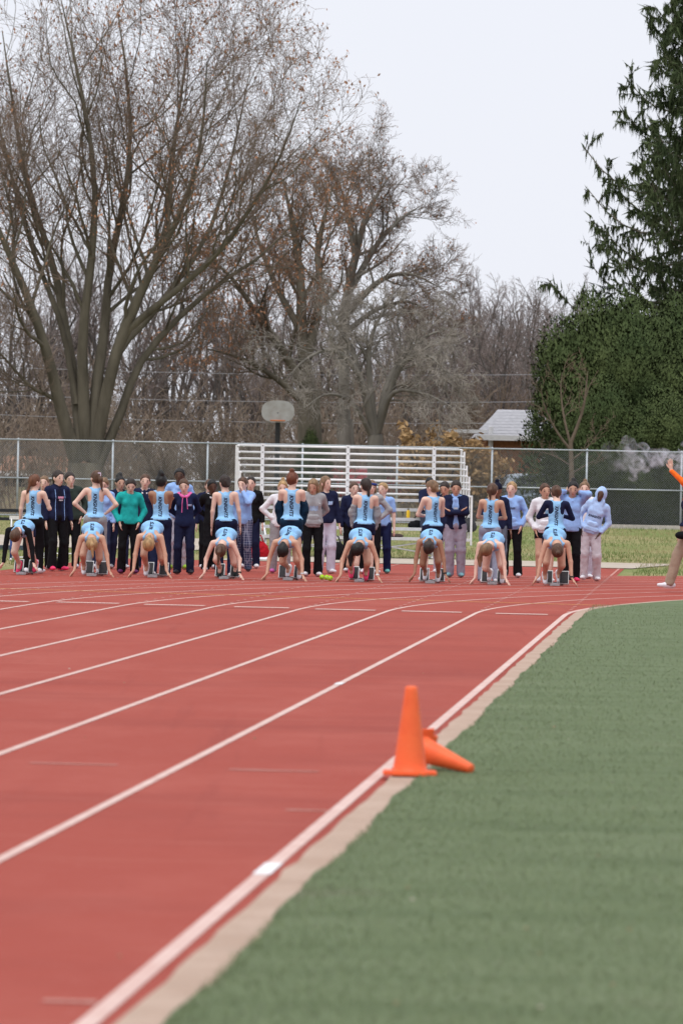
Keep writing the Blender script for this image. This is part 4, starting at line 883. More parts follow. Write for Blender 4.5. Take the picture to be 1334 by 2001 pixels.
        if under:
            Vu, qu = mesh_field(tor(.015) + ([rc(tp(-.09, .0, 1.405), tp(0, .085, 1.35), .032, .03), rc(tp(.09, .0, 1.405), tp(0, .085, 1.35), .032, .03)] if under[0] == 'hoodie' else []), k=.03, clips=[(tp(0, 0, .87), tv(0, 0, -1))]); under_o = part(under[0] if under[0] != 'tee' else 't_shirt', Vu, qu, cloth('%.3f_%.3f_%.3f' % under[1], under[1]))
        main = tops[tk]
        if extra:
            for e in extra:
                if isinstance(e, tuple) and e[0] == 'hood':
                    Vh, qh = mesh_field([rc(tp(-.10, .0, 1.415), tp(0, -.085, 1.41), .04, .046), rc(tp(.10, .0, 1.415), tp(0, -.085, 1.41), .04, .046), rc(tp(-.10, .0, 1.415), tp(-.03, .10, 1.37), .036, .03), rc(tp(.10, .0, 1.415), tp(.03, .10, 1.37), .036, .03)], k=.02, subs=[rc(tp(0, .02, 1.40), hd(0, .02, 1.52), .05, .085)]); part('hood', Vh, qh, cloth('%.3f_%.3f_%.3f' % e[1], e[1]), main)
                    for s in sx: ob('drawstring', MB().tube(np.array([tp(s * .035, .115, 1.35), tp(s * .045, .155, 1.25), tp(s * .05, .15, 1.12 - .03 * s)]) * K, .007 * K, 5).mesh('drawstring', cloth('%.3f_%.3f_%.3f' % e[1], e[1])), main)
                if isinstance(e, tuple) and e[0] == 'collar':
                    Vh, qh = mesh_field([rc(tp(-.075, .0, 1.415), tp(0, -.06, 1.42), .028, .028), rc(tp(.075, .0, 1.415), tp(0, -.06, 1.42), .028, .028), rc(tp(-.075, .0, 1.415), tp(-.035, .095, 1.35), .026, .02), rc(tp(.075, .0, 1.415), tp(.035, .095, 1.35), .026, .02)], h=.012, k=.02, subs=[rc(tp(0, .02, 1.40), hd(0, .02, 1.52), .048, .07)]); part('collar', Vh, qh, cloth('%.3f_%.3f_%.3f' % e[1], e[1]), main)
                if e == 'pocket':
                    Vh, qh = mesh_field([rc(tp(-.09, .115, .93), tp(.09, .115, .93), .05, .05, ny, .8), rc(tp(-.05, .115, 1.02), tp(.05, .115, 1.02), .05, .05, ny, .8)], h=.012, k=.03, clips=[(tp(0, .148, 0) * 1, ny)]); part('pocket', Vh, qh, tm, main)
    # ---- lettering printed on cloth, laid on its surface
    def lay(txt, target, cx, cz, size, vertical, back, mt, name='lettering', bold=.035, shear=.22):
        Vt_, Tt = text_geo(txt, bold, shear); W = Vt_[:, 0].max(); me = target.data; co = np.empty(len(me.vertices) * 3, np.float32); me.vertices.foreach_get('co', co); co = co.reshape(-1, 3) / K
        bv = BVHTree.FromPolygons([Vector(c) for c in co], [p.vertices[:] for p in me.polygons]); out = []; last = .1
        dr = tv(0, 1 if back else -1, 0)
        for (x, y) in Vt_:
            a, b = (x - W / 2) * size, (y - .5) * size
            if vertical: lx, lz = b, -a
            else: lx, lz = a, b
            if not back: lx = -lx
            p = tp(cx + lx, -.5 if back else .5, cz + lz); hit = bv.ray_cast(Vector(p), Vector(dr))
            if hit[0] is not None and hit[3] < .75: last = hit[3]
            out.append(p + dr * (last - .0035))
        return ob(name, me_from(name, np.array(out) * K, [Tt], [mt]), target)
    if text:
        for (txt, cx, cz, size, vert, back, colr) in text:
            lay(txt, list(tops.values())[0], cx, cz, size, vert, back, mat('print_%.2f_%.2f_%.2f' % colr, colr, .8, .05))
    # ---- hair
    hk = hair[1]; P = [el(hd(0, -.008, 1.567), (.095, .113, .118), Rh)]; dn = unit(V3(0, 0, -1) + hv(0, -.12, 0)) if crouch else V3(0, 0, -1)
    fb = hv(0, 1, 0); hclip = [(hd(0, .028, 1.545), unit(hv(0, 1, -.95)))]
    hs = []
    if hk == 'pony':
        r0h = hd(0, -.095, 1.60); t_ = hair[2] if len(hair) > 2 else 0
        if crouch: e1 = r0h + V3(t_ * .04, .05, -.08); P += [rc(r0h, e1, .032, .036), rc(e1, e1 + V3(t_ * .03, .0, -.20), .034, .014)]
        else: e1 = r0h + hv(0, -.05, .0) + V3(t_ * .02, 0, -.07); P += [el(r0h, V3(.03, .03, .03)), rc(r0h, e1, .024, .034), rc(e1, e1 + V3(t_ * .045, .02, -.19), .034, .013)]
    elif hk == 'low':
        r0h = hd(0, -.085, 1.50); t_ = hair[2] if len(hair) > 2 else 0; P += [rc(hd(0, -.07, 1.53), r0h, .05, .03), rc(r0h, r0h + hv(0, -.01, 0) + dn * .10 + V3(t_ * .03, 0, 0), .028, .026), rc(r0h + dn * .10 + V3(t_ * .03, 0, 0), r0h + dn * .23 + V3(t_ * .06, 0, 0), .026, .012)]
    elif hk == 'bun': P += [el(hd(0, -.045, 1.685), (.04, .04, .035), Rh), rc(hd(0, -.03, 1.65), hd(0, -.045, 1.685), .03, .03)]
    elif hk == 'puff':
        for _ in range(7): P.append(el(hd(*(V3(0, -.05, 1.66) + g.normal(0, .022, 3))), V3(.038, .038, .036)))
    elif hk == 'long':
        t_ = hair[2] if len(hair) > 2 else 0
        for s in sx: P += [rc(hd(s * .06, -.035, 1.54), hd(s * .075, -.02, 1.44), .04, .03), rc(hd(s * .075, -.02, 1.44), tp(s * .09, .06, 1.27) if not crouch else hd(s * .08, .0, 1.44) + V3(0, 0, -.2), .03, .012)]
        P += [rc(hd(0, -.06, 1.54), hd(0, -.07, 1.42), .06, .045)]
    elif hk == 'hang':                                      # loose hair hanging from a bent head to one side
        t_ = hair[2]; P += [rc(hd(t_ * .05, -.02, 1.58), hd(t_ * .06, .02, 1.52) + V3(t_ * .05, .02, -.14), .055, .05), rc(hd(t_ * .06, .02, 1.52) + V3(t_ * .05, .02, -.14), hd(t_ * .06, .02, 1.52) + V3(t_ * .05, .03, -.27), .05, .022)]
    elif hk == 'tied': P += [rc(hd(0, -.08, 1.54), hd(0, -.10, 1.50), .035, .03)]
    Vh, qh = mesh_field(P, h=.0145, k=.02, subs=[el(hd(0, .105, 1.543), V3(.082, .087, .085), Rh), rc(hd(0, .09, 1.50), hd(0, .07, 1.44), .072, .065)] + [el(hd(s * .093, .0, 1.535), V3(.022, .028, .037), Rh) for s in sx], clips=[] if hk in ('long', 'hang') else [(hd(0, .034, 1.555), unit(hv(0, 1, -.72)))], noise=folds(seed + 9, .003, .3))
    if not (extra and 'hood_up' in extra) and hk != 'none': part('hair', Vh, qh, hair_c)
    if extra:
        for e in extra:
            if e == 'ribbon': ob('hair_ribbon', MB().box(hd(.0, -.12, 1.63) * K, (.05, .02, .02)).box((hd(.0, -.13, 1.63) + V3(.015, 0, -.06)) * K, (.014, .01, .11)).mesh('hair_ribbon', cloth('ribbon', (.7, .6, .72))), body)
            if isinstance(e, tuple) and e[0] == 'beanie':
                Vh, qh = mesh_field([el(hd(0, -.008, 1.575), (.101, .117, .121), Rh), el(hd(0, -.02, 1.70), V3(.04, .04, .035))], h=.0125, k=.015, clips=[(hd(0, 0, 1.575), hv(0, .1, -1))]); part('beanie', Vh, qh, cloth('%.3f_%.3f_%.3f' % e[1], e[1]))
            if isinstance(e, tuple) and e[0] == 'headband':
                Vh, qh = mesh_field([el(hd(0, -.004, 1.60), (.101, .12, .037), Rh)], h=.0125, k=.015); part('headband', Vh, qh, cloth('%.3f_%.3f_%.3f' % e[1], e[1]))
            if isinstance(e, tuple) and e[0] in ('print', 'uprint'):      # a flat printed patch whose words cannot be read
                _, cx, cz, w_, h_, colr = e; nx_ = 8; pts = []; tgt = list(tops.values())[0] if e[0] == 'print' else under_o; me = tgt.data; co = np.empty(len(me.vertices) * 3, np.float32); me.vertices.foreach_get('co', co); co = co.reshape(-1, 3) / K
                bv = BVHTree.FromPolygons([Vector(c) for c in co], [p.vertices[:] for p in me.polygons]); last = .3
                for j in range(4):
                    for i in range(nx_):
                        p = tp(cx + w_ * (i / (nx_ - 1) - .5), .5, cz + h_ * (j / 3 - .5) * (1 - .25 * math.sin(i * 2.3 + j))); hit = bv.ray_cast(Vector(p), Vector(tv(0, -1, 0))); last = hit[3] if hit[0] is not None else last; pts.append(p + tv(0, -1, 0) * (last - .0035))
                qd = [[j * nx_ + i, j * nx_ + i + 1, (j + 1) * nx_ + i + 1, (j + 1) * nx_ + i] for j in range(3) for i in range(nx_ - 1)]
                ob('print', me_from('print', np.array(pts) * K, [qd], [mat('print_%.2f_%.2f_%.2f' % colr, colr, .8, .05)]), tgt)
            if isinstance(e, tuple) and e[0] == 'watch':
                s = e[1]; d_ = unit(wri[s] - elb[s]); ob('watch', MB().tube(np.array([wri[s] - d_ * .025, wri[s] - d_ * .002]) * K, .031 * K, 10).mesh('watch', mat('watch_%.2f_%.2f_%.2f' % e[2], e[2], .4, .05)), body)
            if isinstance(e, tuple) and e[0] == 'piping':
                me = list(tops.values())[0].data; co = np.empty(len(me.vertices) * 3, np.float32); me.vertices.foreach_get('co', co); co = co.reshape(-1, 3) / K
                bv = BVHTree.FromPolygons([Vector(c) for c in co], [p.vertices[:] for p in me.polygons])
                for s in sx:
                    pts = []
                    for z in np.linspace(.86, 1.37, 9):
                        p = tp(s * .082, .5, z); hit = bv.ray_cast(Vector(p), Vector(tv(0, -1, 0)))
                        if hit[0] is not None and hit[3] < .7: pts.append(p + tv(0, -1, 0) * (hit[3] - .001))
                    if len(pts) > 2: ob('piping', MB().tube(np.array(pts) * K, .0055 * K, 5).mesh('piping', cloth('%.3f_%.3f_%.3f' % e[1], e[1])), list(tops.values())[0])
    return body

KN = [('KNIGHTS', .0, 1.15, .060, True, True, (.012, .014, .045))]
# plaid cloth
def plaid():
    m = bpy.data.materials.new('plaid_flannel'); m.use_nodes = True; N, L = m.node_tree.nodes, m.node_tree.links; b = N['Principled BSDF']; b.inputs['Roughness'].default_value = .95
    tc = N.new('ShaderNodeTexCoord'); col = None
    prev = N.new('ShaderNodeRGB'); prev.outputs[0].default_value = (.020, .030, .095, 1); out = prev.outputs[0]
    for d, s in (('X', 7.5), ('Z', 7.5), ('Y', 7.5)):
        w = N.new('ShaderNodeTexWave'); w.bands_direction = d; w.inputs['Scale'].default_value = s; L.new(tc.outputs['Object'], w.inputs['Vector'])
        r = N.new('ShaderNodeMapRange'); r.inputs[1].default_value = .80; r.inputs[2].default_value = .95; r.inputs[4].default_value = .42; L.new(w.outputs['Fac'], r.inputs[0])
        mx_ = N.new('ShaderNodeMix'); mx_.data_type = 'RGBA'; L.new(r.outputs[0], mx_.inputs[0]); L.new(out, mx_.inputs[6]); mx_.inputs[7].default_value = (.45, .48, .62, 1); out = mx_.outputs[2]
    L.new(out, b.inputs['Base Color']); return m
PLAID = plaid()
FWD = -math.degrees(TH)
BLK = [(1084, 1145), (960, 1143.4), (839.5, 1140.5), (701, 1137.6), (560, 1135), (437, 1132), (297.5, 1129), (175, 1127), (46, 1123)]
def lane_pos(k, dv):                                         # k 0 is the inside lane
    px = BLK[k][0]; g0 = G(*BLK[k]); u = g0.x * math.cos(TH) - g0.y * math.sin(TH) - UI
    return Vector(TR(u, V0 + dv, .003))
NV2 = (.010, .030, .060)
# ---- sprinters set in the blocks, inside lane first: (label, skin, hair, shoes, head, extra, sleeve)
PINK = (.85, .05, .16)
SPR = [('crouched sprinter with a brown top bun and white shoes in the inside lane', 'tan', ('brown', 'bun'), WHITE, (22, 0, 0), [('watch', -1, (.02, .02, .02))], None),
 ('crouched sprinter with loose light brown hair and white shoes with pink soles', 'fair', ('light', 'hang', 1), WHITE, (18, 12, 8), None, None),
 ('crouched sprinter with short dark hair and a dark wristwatch', 'mid', ('dark', 'tied'), WHITE, (20, 4, 0), [('watch', -1, (.02, .02, .02))], None),
 ('crouched sprinter with long loose black hair and pink shoes', 'tan', ('black', 'hang', 1), PINK, (16, 14, 10), [('watch', -1, (.7, .7, .7))], None),
 ('crouched sprinter with a black ponytail, pale wristband and white shoes', 'tan', ('black', 'low', 1), WHITE, (24, 0, 0), [('watch', -1, (.6, .6, .6))], None),
 ('crouched sprinter with a brown ponytail and black shoes', 'fair', ('brown', 'pony', .4), (.012, .02, .02), (24, 4, 0), [('watch', -1, (.02, .02, .02))], None),
 ('crouched sprinter with a blonde ponytail flipped up over her back', 'tan', ('blonde', 'tied'), WHITE, (22, 3, 0), None, None),
 ('crouched sprinter with a long blonde ponytail hanging to her knees', 'tan', ('blonde', 'pony', -.5), WHITE, (16, -10, 0), None, None),
 ('crouched sprinter in black long sleeves under her vest and pink shoes', 'fair', ('brown', 'low', .5), PINK, (22, 8, 0), None, ('under', BLACK))]
for k, (lab, sk, hr, sh, hd_, ex, sl) in enumerate(SPR):
    person(lab, lane_pos(k, -.05), 1.67 + .06 * math.sin(k * 2.1 + 1), 180 + FWD * -1 + (k * 5 % 7 - 3) * 2.2, head=hd_, skin=sk, hair=hr, top=('tank', LBLUE), bottom=('shorts', NAVY), shoes=sh, pose='crouch', group='sprinters set in the starting blocks', text=KN, seed=k, extra=ex, sleeve=sl)
# ---- starting blocks
M_BLK = mat('block_aluminium', (.50, .51, .52), .5, .15, metal=.2); M_PAD = mat('block_pad_rubber', (.045, .045, .048), .9, .15)
OWN = ['brown-bunned', 'light-brown-haired', 'short-haired', 'black-haired', 'black-ponytailed', 'black-shoed', 'blonde', 'long blonde ponytailed', 'black-sleeved']
for k in range(9):
    p = lane_pos(k, 0); rt = ob('starting_block', None, label='grey starting block under the feet of the %s sprinter' % OWN[k], cat='starting block', group='starting blocks on the start line', loc=p); rt.rotation_euler.z = -TH
    MB().box((0, .50, .03), (.075, .82, .035)).box((0, .10, .022), (.15, .06, .035)).box((0, .90, .022), (.15, .06, .035)).build('rail', M_BLK, rt)
    for (sx_, yy) in ((1, .545), (-1, .745)):
        Mx = np.array(Matrix.Rotation(R(-30), 3, 'X')); ped = MB().box((sx_ * .13, yy, .125), (.15, .03, .23), Mx).build('pedal', M_BLK, rt)
        MB().box((sx_ * .13, yy - .018, .132), (.128, .014, .20), Mx).build('pad', M_PAD, ped)
        MB().box((sx_ * .09, yy + .10, .06), (.05, .03, .13), np.array(Matrix.Rotation(R(40), 3, 'X'))).build('strut', M_BLK, rt)
    MB().box((.0, .28, .052), (.055, .10, .012)).build('scale_plate', M_PAD, rt)

# ---- athletes waiting behind the blocks, backs to the camera
def stand(px, yh, yf, **k):
    p = G(px, yf, .003); H = (yf - yh) * p.y / F
    return p, H
HOLD = [ # lane, x, head y, label, kwargs
 (0, 1085, 955, 'standing athlete in a light blue vest over navy long sleeves, head bowed', dict(arms=('hold', 'hold'), head=(24, 0, 0), skin='fair', hair=('brown', 'pony', 0), bottom=('shorts', NAVY), sleeve=('under', NAVY), face=0, bend=4)),
 (1, 958, 945, 'standing athlete in a light blue vest with a long brown ponytail down her back', dict(arms=('front', 'front'), head=(10, 22, 0), skin='tan', hair=('brown', 'pony', 0), bottom=('sweats', (.30, .31, .40)), face=4)),
 (2, 845, 938, 'standing athlete in a light blue vest with braided light brown hair and a navy skirt', dict(arms=('front', 'front'), head=(8, -34, 0), skin='fair', hair=('light', 'tied'), bottom=('shorts', NAVY), face=-22)),
 (3, 712, 934, 'standing athlete in a light blue vest with a dark braid, grey top at her elbows', dict(arms=('low', 'low'), head=(4, -30, 0), skin='fair', hair=('dark', 'low', 0), bottom=('shorts', NAVY), sleeve=('slipped', GREY), face=-4)),
 (4, 570, 922, 'standing athlete in a light blue vest with a red bun and navy sleeves', dict(arms=('low', 'low'), head=(6, 6, 0), skin='fair', hair=('red', 'bun'), bottom=('shorts', NV2), sleeve=('slipped', NV2), face=2)),
 (5, 442, 928, 'standing athlete in a light blue vest with dark hair and arms hanging', dict(arms=('down', 'down'), head=(4, -26, 0), skin='fair', hair=('dark', 'tied'), bottom=('pants', NAVY), face=-3)),
 (6, 315, 926, 'standing athlete in a light blue vest hugging herself, curly black hair puffed up', dict(arms=('hug', 'hug'), head=(8, 0, 0), skin='mid', hair=('black', 'puff'), bottom=('pants', NAVY), face=2)),
 (7, 187, 920, 'standing athlete in a light blue vest and grey sweatpants with hands on hips', dict(arms=('hip', 'hip'), head=(2, -22, 0), skin='fair', hair=('brown', 'pony', .6), bottom=('sweats', GREY), face=0, extra=['ribbon'])),
 (8, 66, 926, 'standing athlete in a light blue vest and black leggings raising her fist', dict(arms=('down', 'fist'), head=(2, 52, 0), skin='fair', hair=('auburn', 'low', -1), bottom=('leggings', BLACK), face=6))]
for i, (k, px, yh, lab, kw) in enumerate(HOLD):
    p = lane_pos(k, 1.18); x = AT(px, 1000, p.y).x; p = Vector((x, p.y, .003)); yf = BLK[k][1] - 3.0
    H = (yf - yh) * p.y / F; hh = kw.get('head', (0, 0, 0))[0]
    person(lab, p, min(max(H, 1.6), 1.76), top=('tank', LBLUE), text=KN, seed=20 + i, group='athletes standing behind the blocks', shoes=WHITE, **kw)
# ---- team mates looking on
J = 'jacket'
LOOK = [ # x, head y, foot y, label, kwargs (face 180 looks at the camera)
 (84, 931, 1113, 'onlooker with light brown hair peeking past the athlete in black leggings', dict(face=176, skin='fair', hair=('light', 'tied'), top=('pullover', NAVY), bottom=('pants', BLACK))),
 (110, 919, 1116, 'onlooker in an open navy jacket with blue piping over a printed black tee', dict(face=150, head=(4, -14, 0), arms=('down', 'down'), skin='fair', hair=('dark', 'low', 0), top=(J, NAVY), under=('tee', (.012, .013, .03)), bottom=('flare', BLACK), shoes=PINK, extra=['open', ('piping', HBLUE), ('uprint', -.01, 1.235, .10, .035, (.75, .35, .5)), ('uprint', -.02, 1.19, .08, .022, (.7, .68, .75))])),
 (137, 922, 1111, 'onlooker in a dark green hooded top behind the navy jacket', dict(face=178, head=(6, 0, 0), arms=('pocket', 'pocket'), skin='fair', hair=('dark', 'tied'), top=('hoodie', (.035, .05, .042)), bottom=('pants', BLACK), shoes=(.6, .65, .75))),
 (197, 936, 1112, 'onlooker in a light blue hoodie hidden behind the athlete in grey sweatpants', dict(face=182, head=(16, 0, 0), arms=('down', 'down'), skin='fair', hair=('light', 'tied'), top=('hoodie', HBLUE), bottom=('pants', (.03, .04, .09)), shoes=WHITE)),
 (231, 926, 1112, 'onlooker with dark curly hair tied up behind the teal pullover', dict(face=165, head=(4, 0, 0), arms=('down', 'down'), skin='tan', hair=('black', 'puff'), top=(J, NAVY), bottom=('pants', (.03, .04, .09)), shoes=WHITE)),
 (250, 937, 1122, 'onlooker in a teal quarter-zip pullover looking down, hands in pockets', dict(face=176, head=(24, 0, 0), arms=('pocket', 'pocket'), skin='fair', hair=('dark', 'tied'), top=('pullover', TEAL), bottom=('flare', BLACK), shoes=(.12, .02, .10), extra=[])),
 (279, 926, 1114, 'onlooker in a plain navy jacket with a white collar', dict(face=172, head=(4, 0, 0), arms=('pocket', 'pocket'), skin='fair', hair=('brown', 'tied'), top=(J, (.016, .022, .055)), bottom=('pants', NAVY), shoes=WHITE, extra=[('collar', WHITE)])),
 (347, 911, 1113, 'tall onlooker in a light blue hoodie and pale sweatpants behind the pink hood', dict(face=176, head=(2, 0, 0), arms=('pocket', 'pocket'), skin='dark', hair=('black', 'tied'), top=('hoodie', HBLUE), bottom=('sweats', LILAC), shoes=(.35, .6, .05), extra=[('print', 0, 1.2, .14, .05, (.45, .6, .88))])),
 (359, 943, 1123, 'onlooker in a navy windbreaker with a bright pink hood, arms behind her back', dict(face=182, head=(14, 0, 0), arms=('behind', 'behind'), skin='fair', hair=('brown', 'tied'), top=(J, (.014, .02, .06)), bottom=('pants', NAVY), shoes=(.02, .02, .03), extra=[('hood', (.80, .16, .42)), ('print', -.09, 1.22, .07, .035, (.35, .42, .6))])),
 (406, 936, 1112, 'onlooker mostly hidden behind the black quarter-zip', dict(face=175, skin='fair', hair=('brown', 'tied'), top=(J, NAVY), bottom=('pants', BLACK))),
 (415, 938, 1117, 'onlooker in a black quarter-zip with a white collar and black trousers', dict(face=170, head=(12, 0, 0), arms=('behind', 'behind'), skin='dark', hair=('black', 'tied'), top=('pullover', BLACK), bottom=('flare', BLACK), shoes=WHITE, extra=[('collar', WHITE)])),
 (472, 932, 1117, 'onlooker in a light blue hoodie and navy plaid trousers, hand at her face', dict(face=190, head=(8, 0, 0), arms=('face', 'down'), skin='fair', hair=('brown', 'tied'), top=('hoodie', HBLUE), bottom=('pants', NAVY, PLAID), shoes=(.03, .04, .08))),
 (487, 931, 1111, 'onlooker in a black jacket standing behind the plaid trousers', dict(face=185, arms=('down', 'pocket'), skin='fair', hair=('dark', 'tied'), top=(J, BLACK), bottom=('pants', NAVY))),
 (546, 943, 1121, 'onlooker in a white hoodie with a blonde bun, hand on hip', dict(face=172, head=(10, 8, 0), arms=('down', 'hip'), lean=-3, skin='fair', hair=('blonde', 'bun'), top=('hoodie', WHITE), bottom=('sweats', GREY), shoes=(.55, .12, .38))),
 (609, 934, 1127, 'onlooker in a grey hoodie and black trousers looking down', dict(face=177, head=(22, 0, 0), arms=('behind', 'down'), skin='tan', hair=('dirty', 'long'), top=('hoodie', GREY), bottom=('flare', BLACK), shoes=WHITE, extra=['pocket', ('print', 0, 1.17, .15, .08, (.32, .42, .58)), ('print', -.10, 1.26, .03, .012, (.75, .75, .75))])),
 (634, 930, 1121, 'onlooker in a navy sweatshirt and pale lilac sweatpants', dict(face=165, head=(2, -20, 0), arms=('down', 'down'), skin='fair', hair=('light', 'long'), top=('pullover', NAVY), bottom=('sweats', (.56, .55, .66)), shoes=WHITE, extra=[('print', -.05, 1.22, .08, .06, (.40, .58, .85))])),
 (722, 938, 1122, 'onlooker in a navy headband and grey hoodie with hands on hips', dict(face=176, arms=('hip', 'hip'), skin='fair', hair=('light', 'long'), top=('hoodie', GREY), bottom=('leggings', BLACK), shoes=WHITE, extra=[('headband', (.03, .05, .2))])),
 (688, 946, 1119, 'onlooker in a navy jacket and black trousers hidden behind the dark braid', dict(face=178, arms=('down', 'down'), skin='fair', hair=('brown', 'tied'), top=(J, NAVY), bottom=('pants', BLACK))),
 (744, 943, 1121, 'onlooker with short blonde hair in a light top, navy trousers and teal shoes', dict(face=184, head=(-2, 10, 0), arms=('down', 'pocket'), skin='fair', hair=('blonde', 'tied'), top=('tee', HBLUE), bottom=('pants', (.016, .022, .075)), shoes=(.18, .55, .52))),
 (866, 940, 1121, 'onlooker in a navy jacket with dark hair, hand on hip', dict(face=188, head=(18, 14, 0), arms=('hip', 'down'), skin='tan', hair=('dark', 'tied'), top=(J, NAVY), bottom=('sweats', LILAC))),
 (888, 938, 1129, 'onlooker in a navy jacket over a light blue hoodie, arms crossed', dict(face=184, head=(16, 0, 0), arms=('cross', 'cross'), skin='tan', hair=('dark', 'tied'), top=(J, NAVY), under=('hoodie', HBLUE), bottom=('sweats', (.36, .34, .42)), shoes=(.20, .42, .48), extra=['open', ('uprint', 0, 1.2, .07, .03, (.75, .75, .8))])),
 (968, 943, 1131, 'onlooker in a navy pom-pom beanie and navy sweatshirt', dict(face=172, head=(12, 12, 0), arms=('down', 'hold'), skin='brown', hair=('black', 'none'), top=('pullover', NAVY), bottom=('sweats', (.16, .19, .24)), shoes=(.9, .12, .05), extra=[('beanie', (.012, .014, .03))])),
 (997, 941, 1129, 'onlooker in a light blue hoodie and black trousers with blonde hair pulled back', dict(face=184, head=(0, 8, 0), arms=('pocket', 'behind'), skin='fair', hair=('blonde', 'tied'), top=('hoodie', HBLUE), bottom=('flare', BLACK), shoes=WHITE, lean=2, extra=['pocket', ('print', 0, 1.22, .16, .03, (.10, .14, .26))])),
 (1062, 944, 1139, 'onlooker in a white hoodie and black shorts with bare legs', dict(face=180, head=(6, -6, 0), arms=('down', 'pocket'), skin='tan', hair=('brown', 'tied'), top=('hoodie', WHITE), bottom=('shorts', BLACK), shoes=WHITE, extra=[('print', -.04, 1.2, .10, .075, (.22, .42, .62)), 'pocket'])),
 (1112, 935, 1138, 'onlooker in a light blue hoodie holding both hands over her ears', dict(face=178, head=(14, 0, 0), arms=('ears', 'ears'), skin='tan', hair=('black', 'bun'), top=('hoodie', HBLUE), bottom=('flare', BLACK), shoes=PINK, lean=-2)),
 (1136, 937, 1131, 'onlooker with a light brown bun peeking from behind the raised elbow', dict(face=176, arms=('down', 'down'), skin='fair', hair=('light', 'bun'), top=('hoodie', WHITE), bottom=('sweats', LILAC))),
 (1152, 950, 1136, 'onlooker with a light blue hood up leaning sideways in pale sweatpants', dict(face=182, lean=-14, head=(6, 0, -4), arms=('pocket', 'pocket'), skin='dark', hair=('black', 'tied'), top=('hoodie', (.42, .57, .86)), bottom=('sweats', (.60, .56, .60)), shoes=WHITE, extra=['hood_up', 'pocket'], text=[('KNIGHTS', 0, 1.16, .042, False, False, (.02, .025, .06))]))]
for i, (px, yh, yf, lab, kw) in enumerate(LOOK):
    p, H = stand(px, yh, yf); hair_b = .035 if kw.get('hair', ('', ''))[1] in ('bun', 'puff') else 0
    person(lab, p, min(max(H - hair_b, 1.58), 1.76), seed=40 + i, group='team mates looking on', **kw)

# ============================================================ THE STARTER AND HIS SMOKE
ORANGE = (.95, .17, .025)
sp = AT(1343, 1159, 69.5); 
person('race starter in an orange sleeved shirt and khaki trousers raising one arm', Vector((sp.x, 69.5, .01)), 1.80, 268, arms=(((.17, .31, 1.715), (1, -.2, 0), (.03, .12, 1)), 'down'), head=(-4, -8, 0), skin='fair', hair=('dirty', 'tied'), top=('tank', NAVY), bottom=('pants', (.36, .27, .20)), shoes=WHITE, sleeve=('under', ORANGE), seed=90, stance=.10, step=(.30, -.10))
wb = AT(1330, 1046, 69.25); Vw, qw = mesh_field([el(V3(*wb), V3(.095, .06, .06)), el(V3(*wb) + V3(.06, 0, .01), V3(.07, .06, .05))], h=.012)
ob('waist_bag', me_from('waist_bag', Vw, [qw], [cloth('bag_black', BLACK)], smooth=True), label='small black waist bag worn by the starter', cat='bag')
def smoke():
    g = np.random.default_rng(5); P = []
    for (px, py, r, n) in ((1300, 893, .13, 4), (1278, 885, .14, 3), (1262, 880, .12, 3), (1318, 905, .12, 3), (1338, 900, .18, 4), (1345, 885, .16, 2), (1255, 905, .15, 4), (1240, 915, .14, 4), (1215, 893, .16, 4), (1196, 880, .15, 3), (1225, 880, .12, 3), (1205, 905, .12, 3)):
        for _ in range(n): P.append(el(np.array(AT(px, py, 69.6)) + g.normal(0, .06, 3), V3(1, 1, 1) * r * (.6 + .5 * g.random())))
    V, q = mesh_field(P, h=.025, k=.05)
    m = bpy.data.materials.new('gun_smoke'); m.use_nodes = True; N, L = m.node_tree.nodes, m.node_tree.links
    for n in list(N): N.remove(n)
    o = N.new('ShaderNodeOutputMaterial'); v = N.new('ShaderNodeVolumePrincipled'); v.inputs['Color'].default_value = (.86, .92, 1, 1); v.inputs['Anisotropy'].default_value = .2
    tc = N.new('ShaderNodeTexCoord'); nz = N.new('ShaderNodeTexNoise'); nz.inputs['Scale'].default_value = 6.5; nz.inputs['Detail'].default_value = 6; nz.inputs['Distortion'].default_value = 1.2; L.new(tc.outputs['Object'], nz.inputs['Vector'])
    mr = N.new('ShaderNodeMapRange'); mr.inputs[1].default_value = .49; mr.inputs[2].default_value = .72; mr.inputs[3].default_value = 0; mr.inputs[4].default_value = 9.5; L.new(nz.outputs['Fac'], mr.inputs[0])
    # the puff thins out with distance from the muzzle
    sx_ = N.new('ShaderNodeSeparateXYZ'); L.new(tc.outputs['Object'], sx_.inputs[0]); m2 = N.new('ShaderNodeMapRange'); m2.inputs[1].default_value = AT(1200, 890, 69.6).x; m2.inputs[2].default_value = AT(1290, 890, 69.6).x; m2.inputs[3].default_value = .11; m2.inputs[4].default_value = 1.0; L.new(sx_.outputs[0], m2.inputs[0])
    mu = N.new('ShaderNodeMath'); mu.operation = 'MULTIPLY'; L.new(mr.outputs[0], mu.inputs[0]); L.new(m2.outputs[0], mu.inputs[1]); L.new(mu.outputs[0], v.inputs['Density']); L.new(v.outputs[0], o.inputs['Volume'])
    ob('smoke', me_from('smoke', V, [q], [m], smooth=True), kind='stuff', label='pale drifting puff of starting gun smoke above the starter')
smoke()
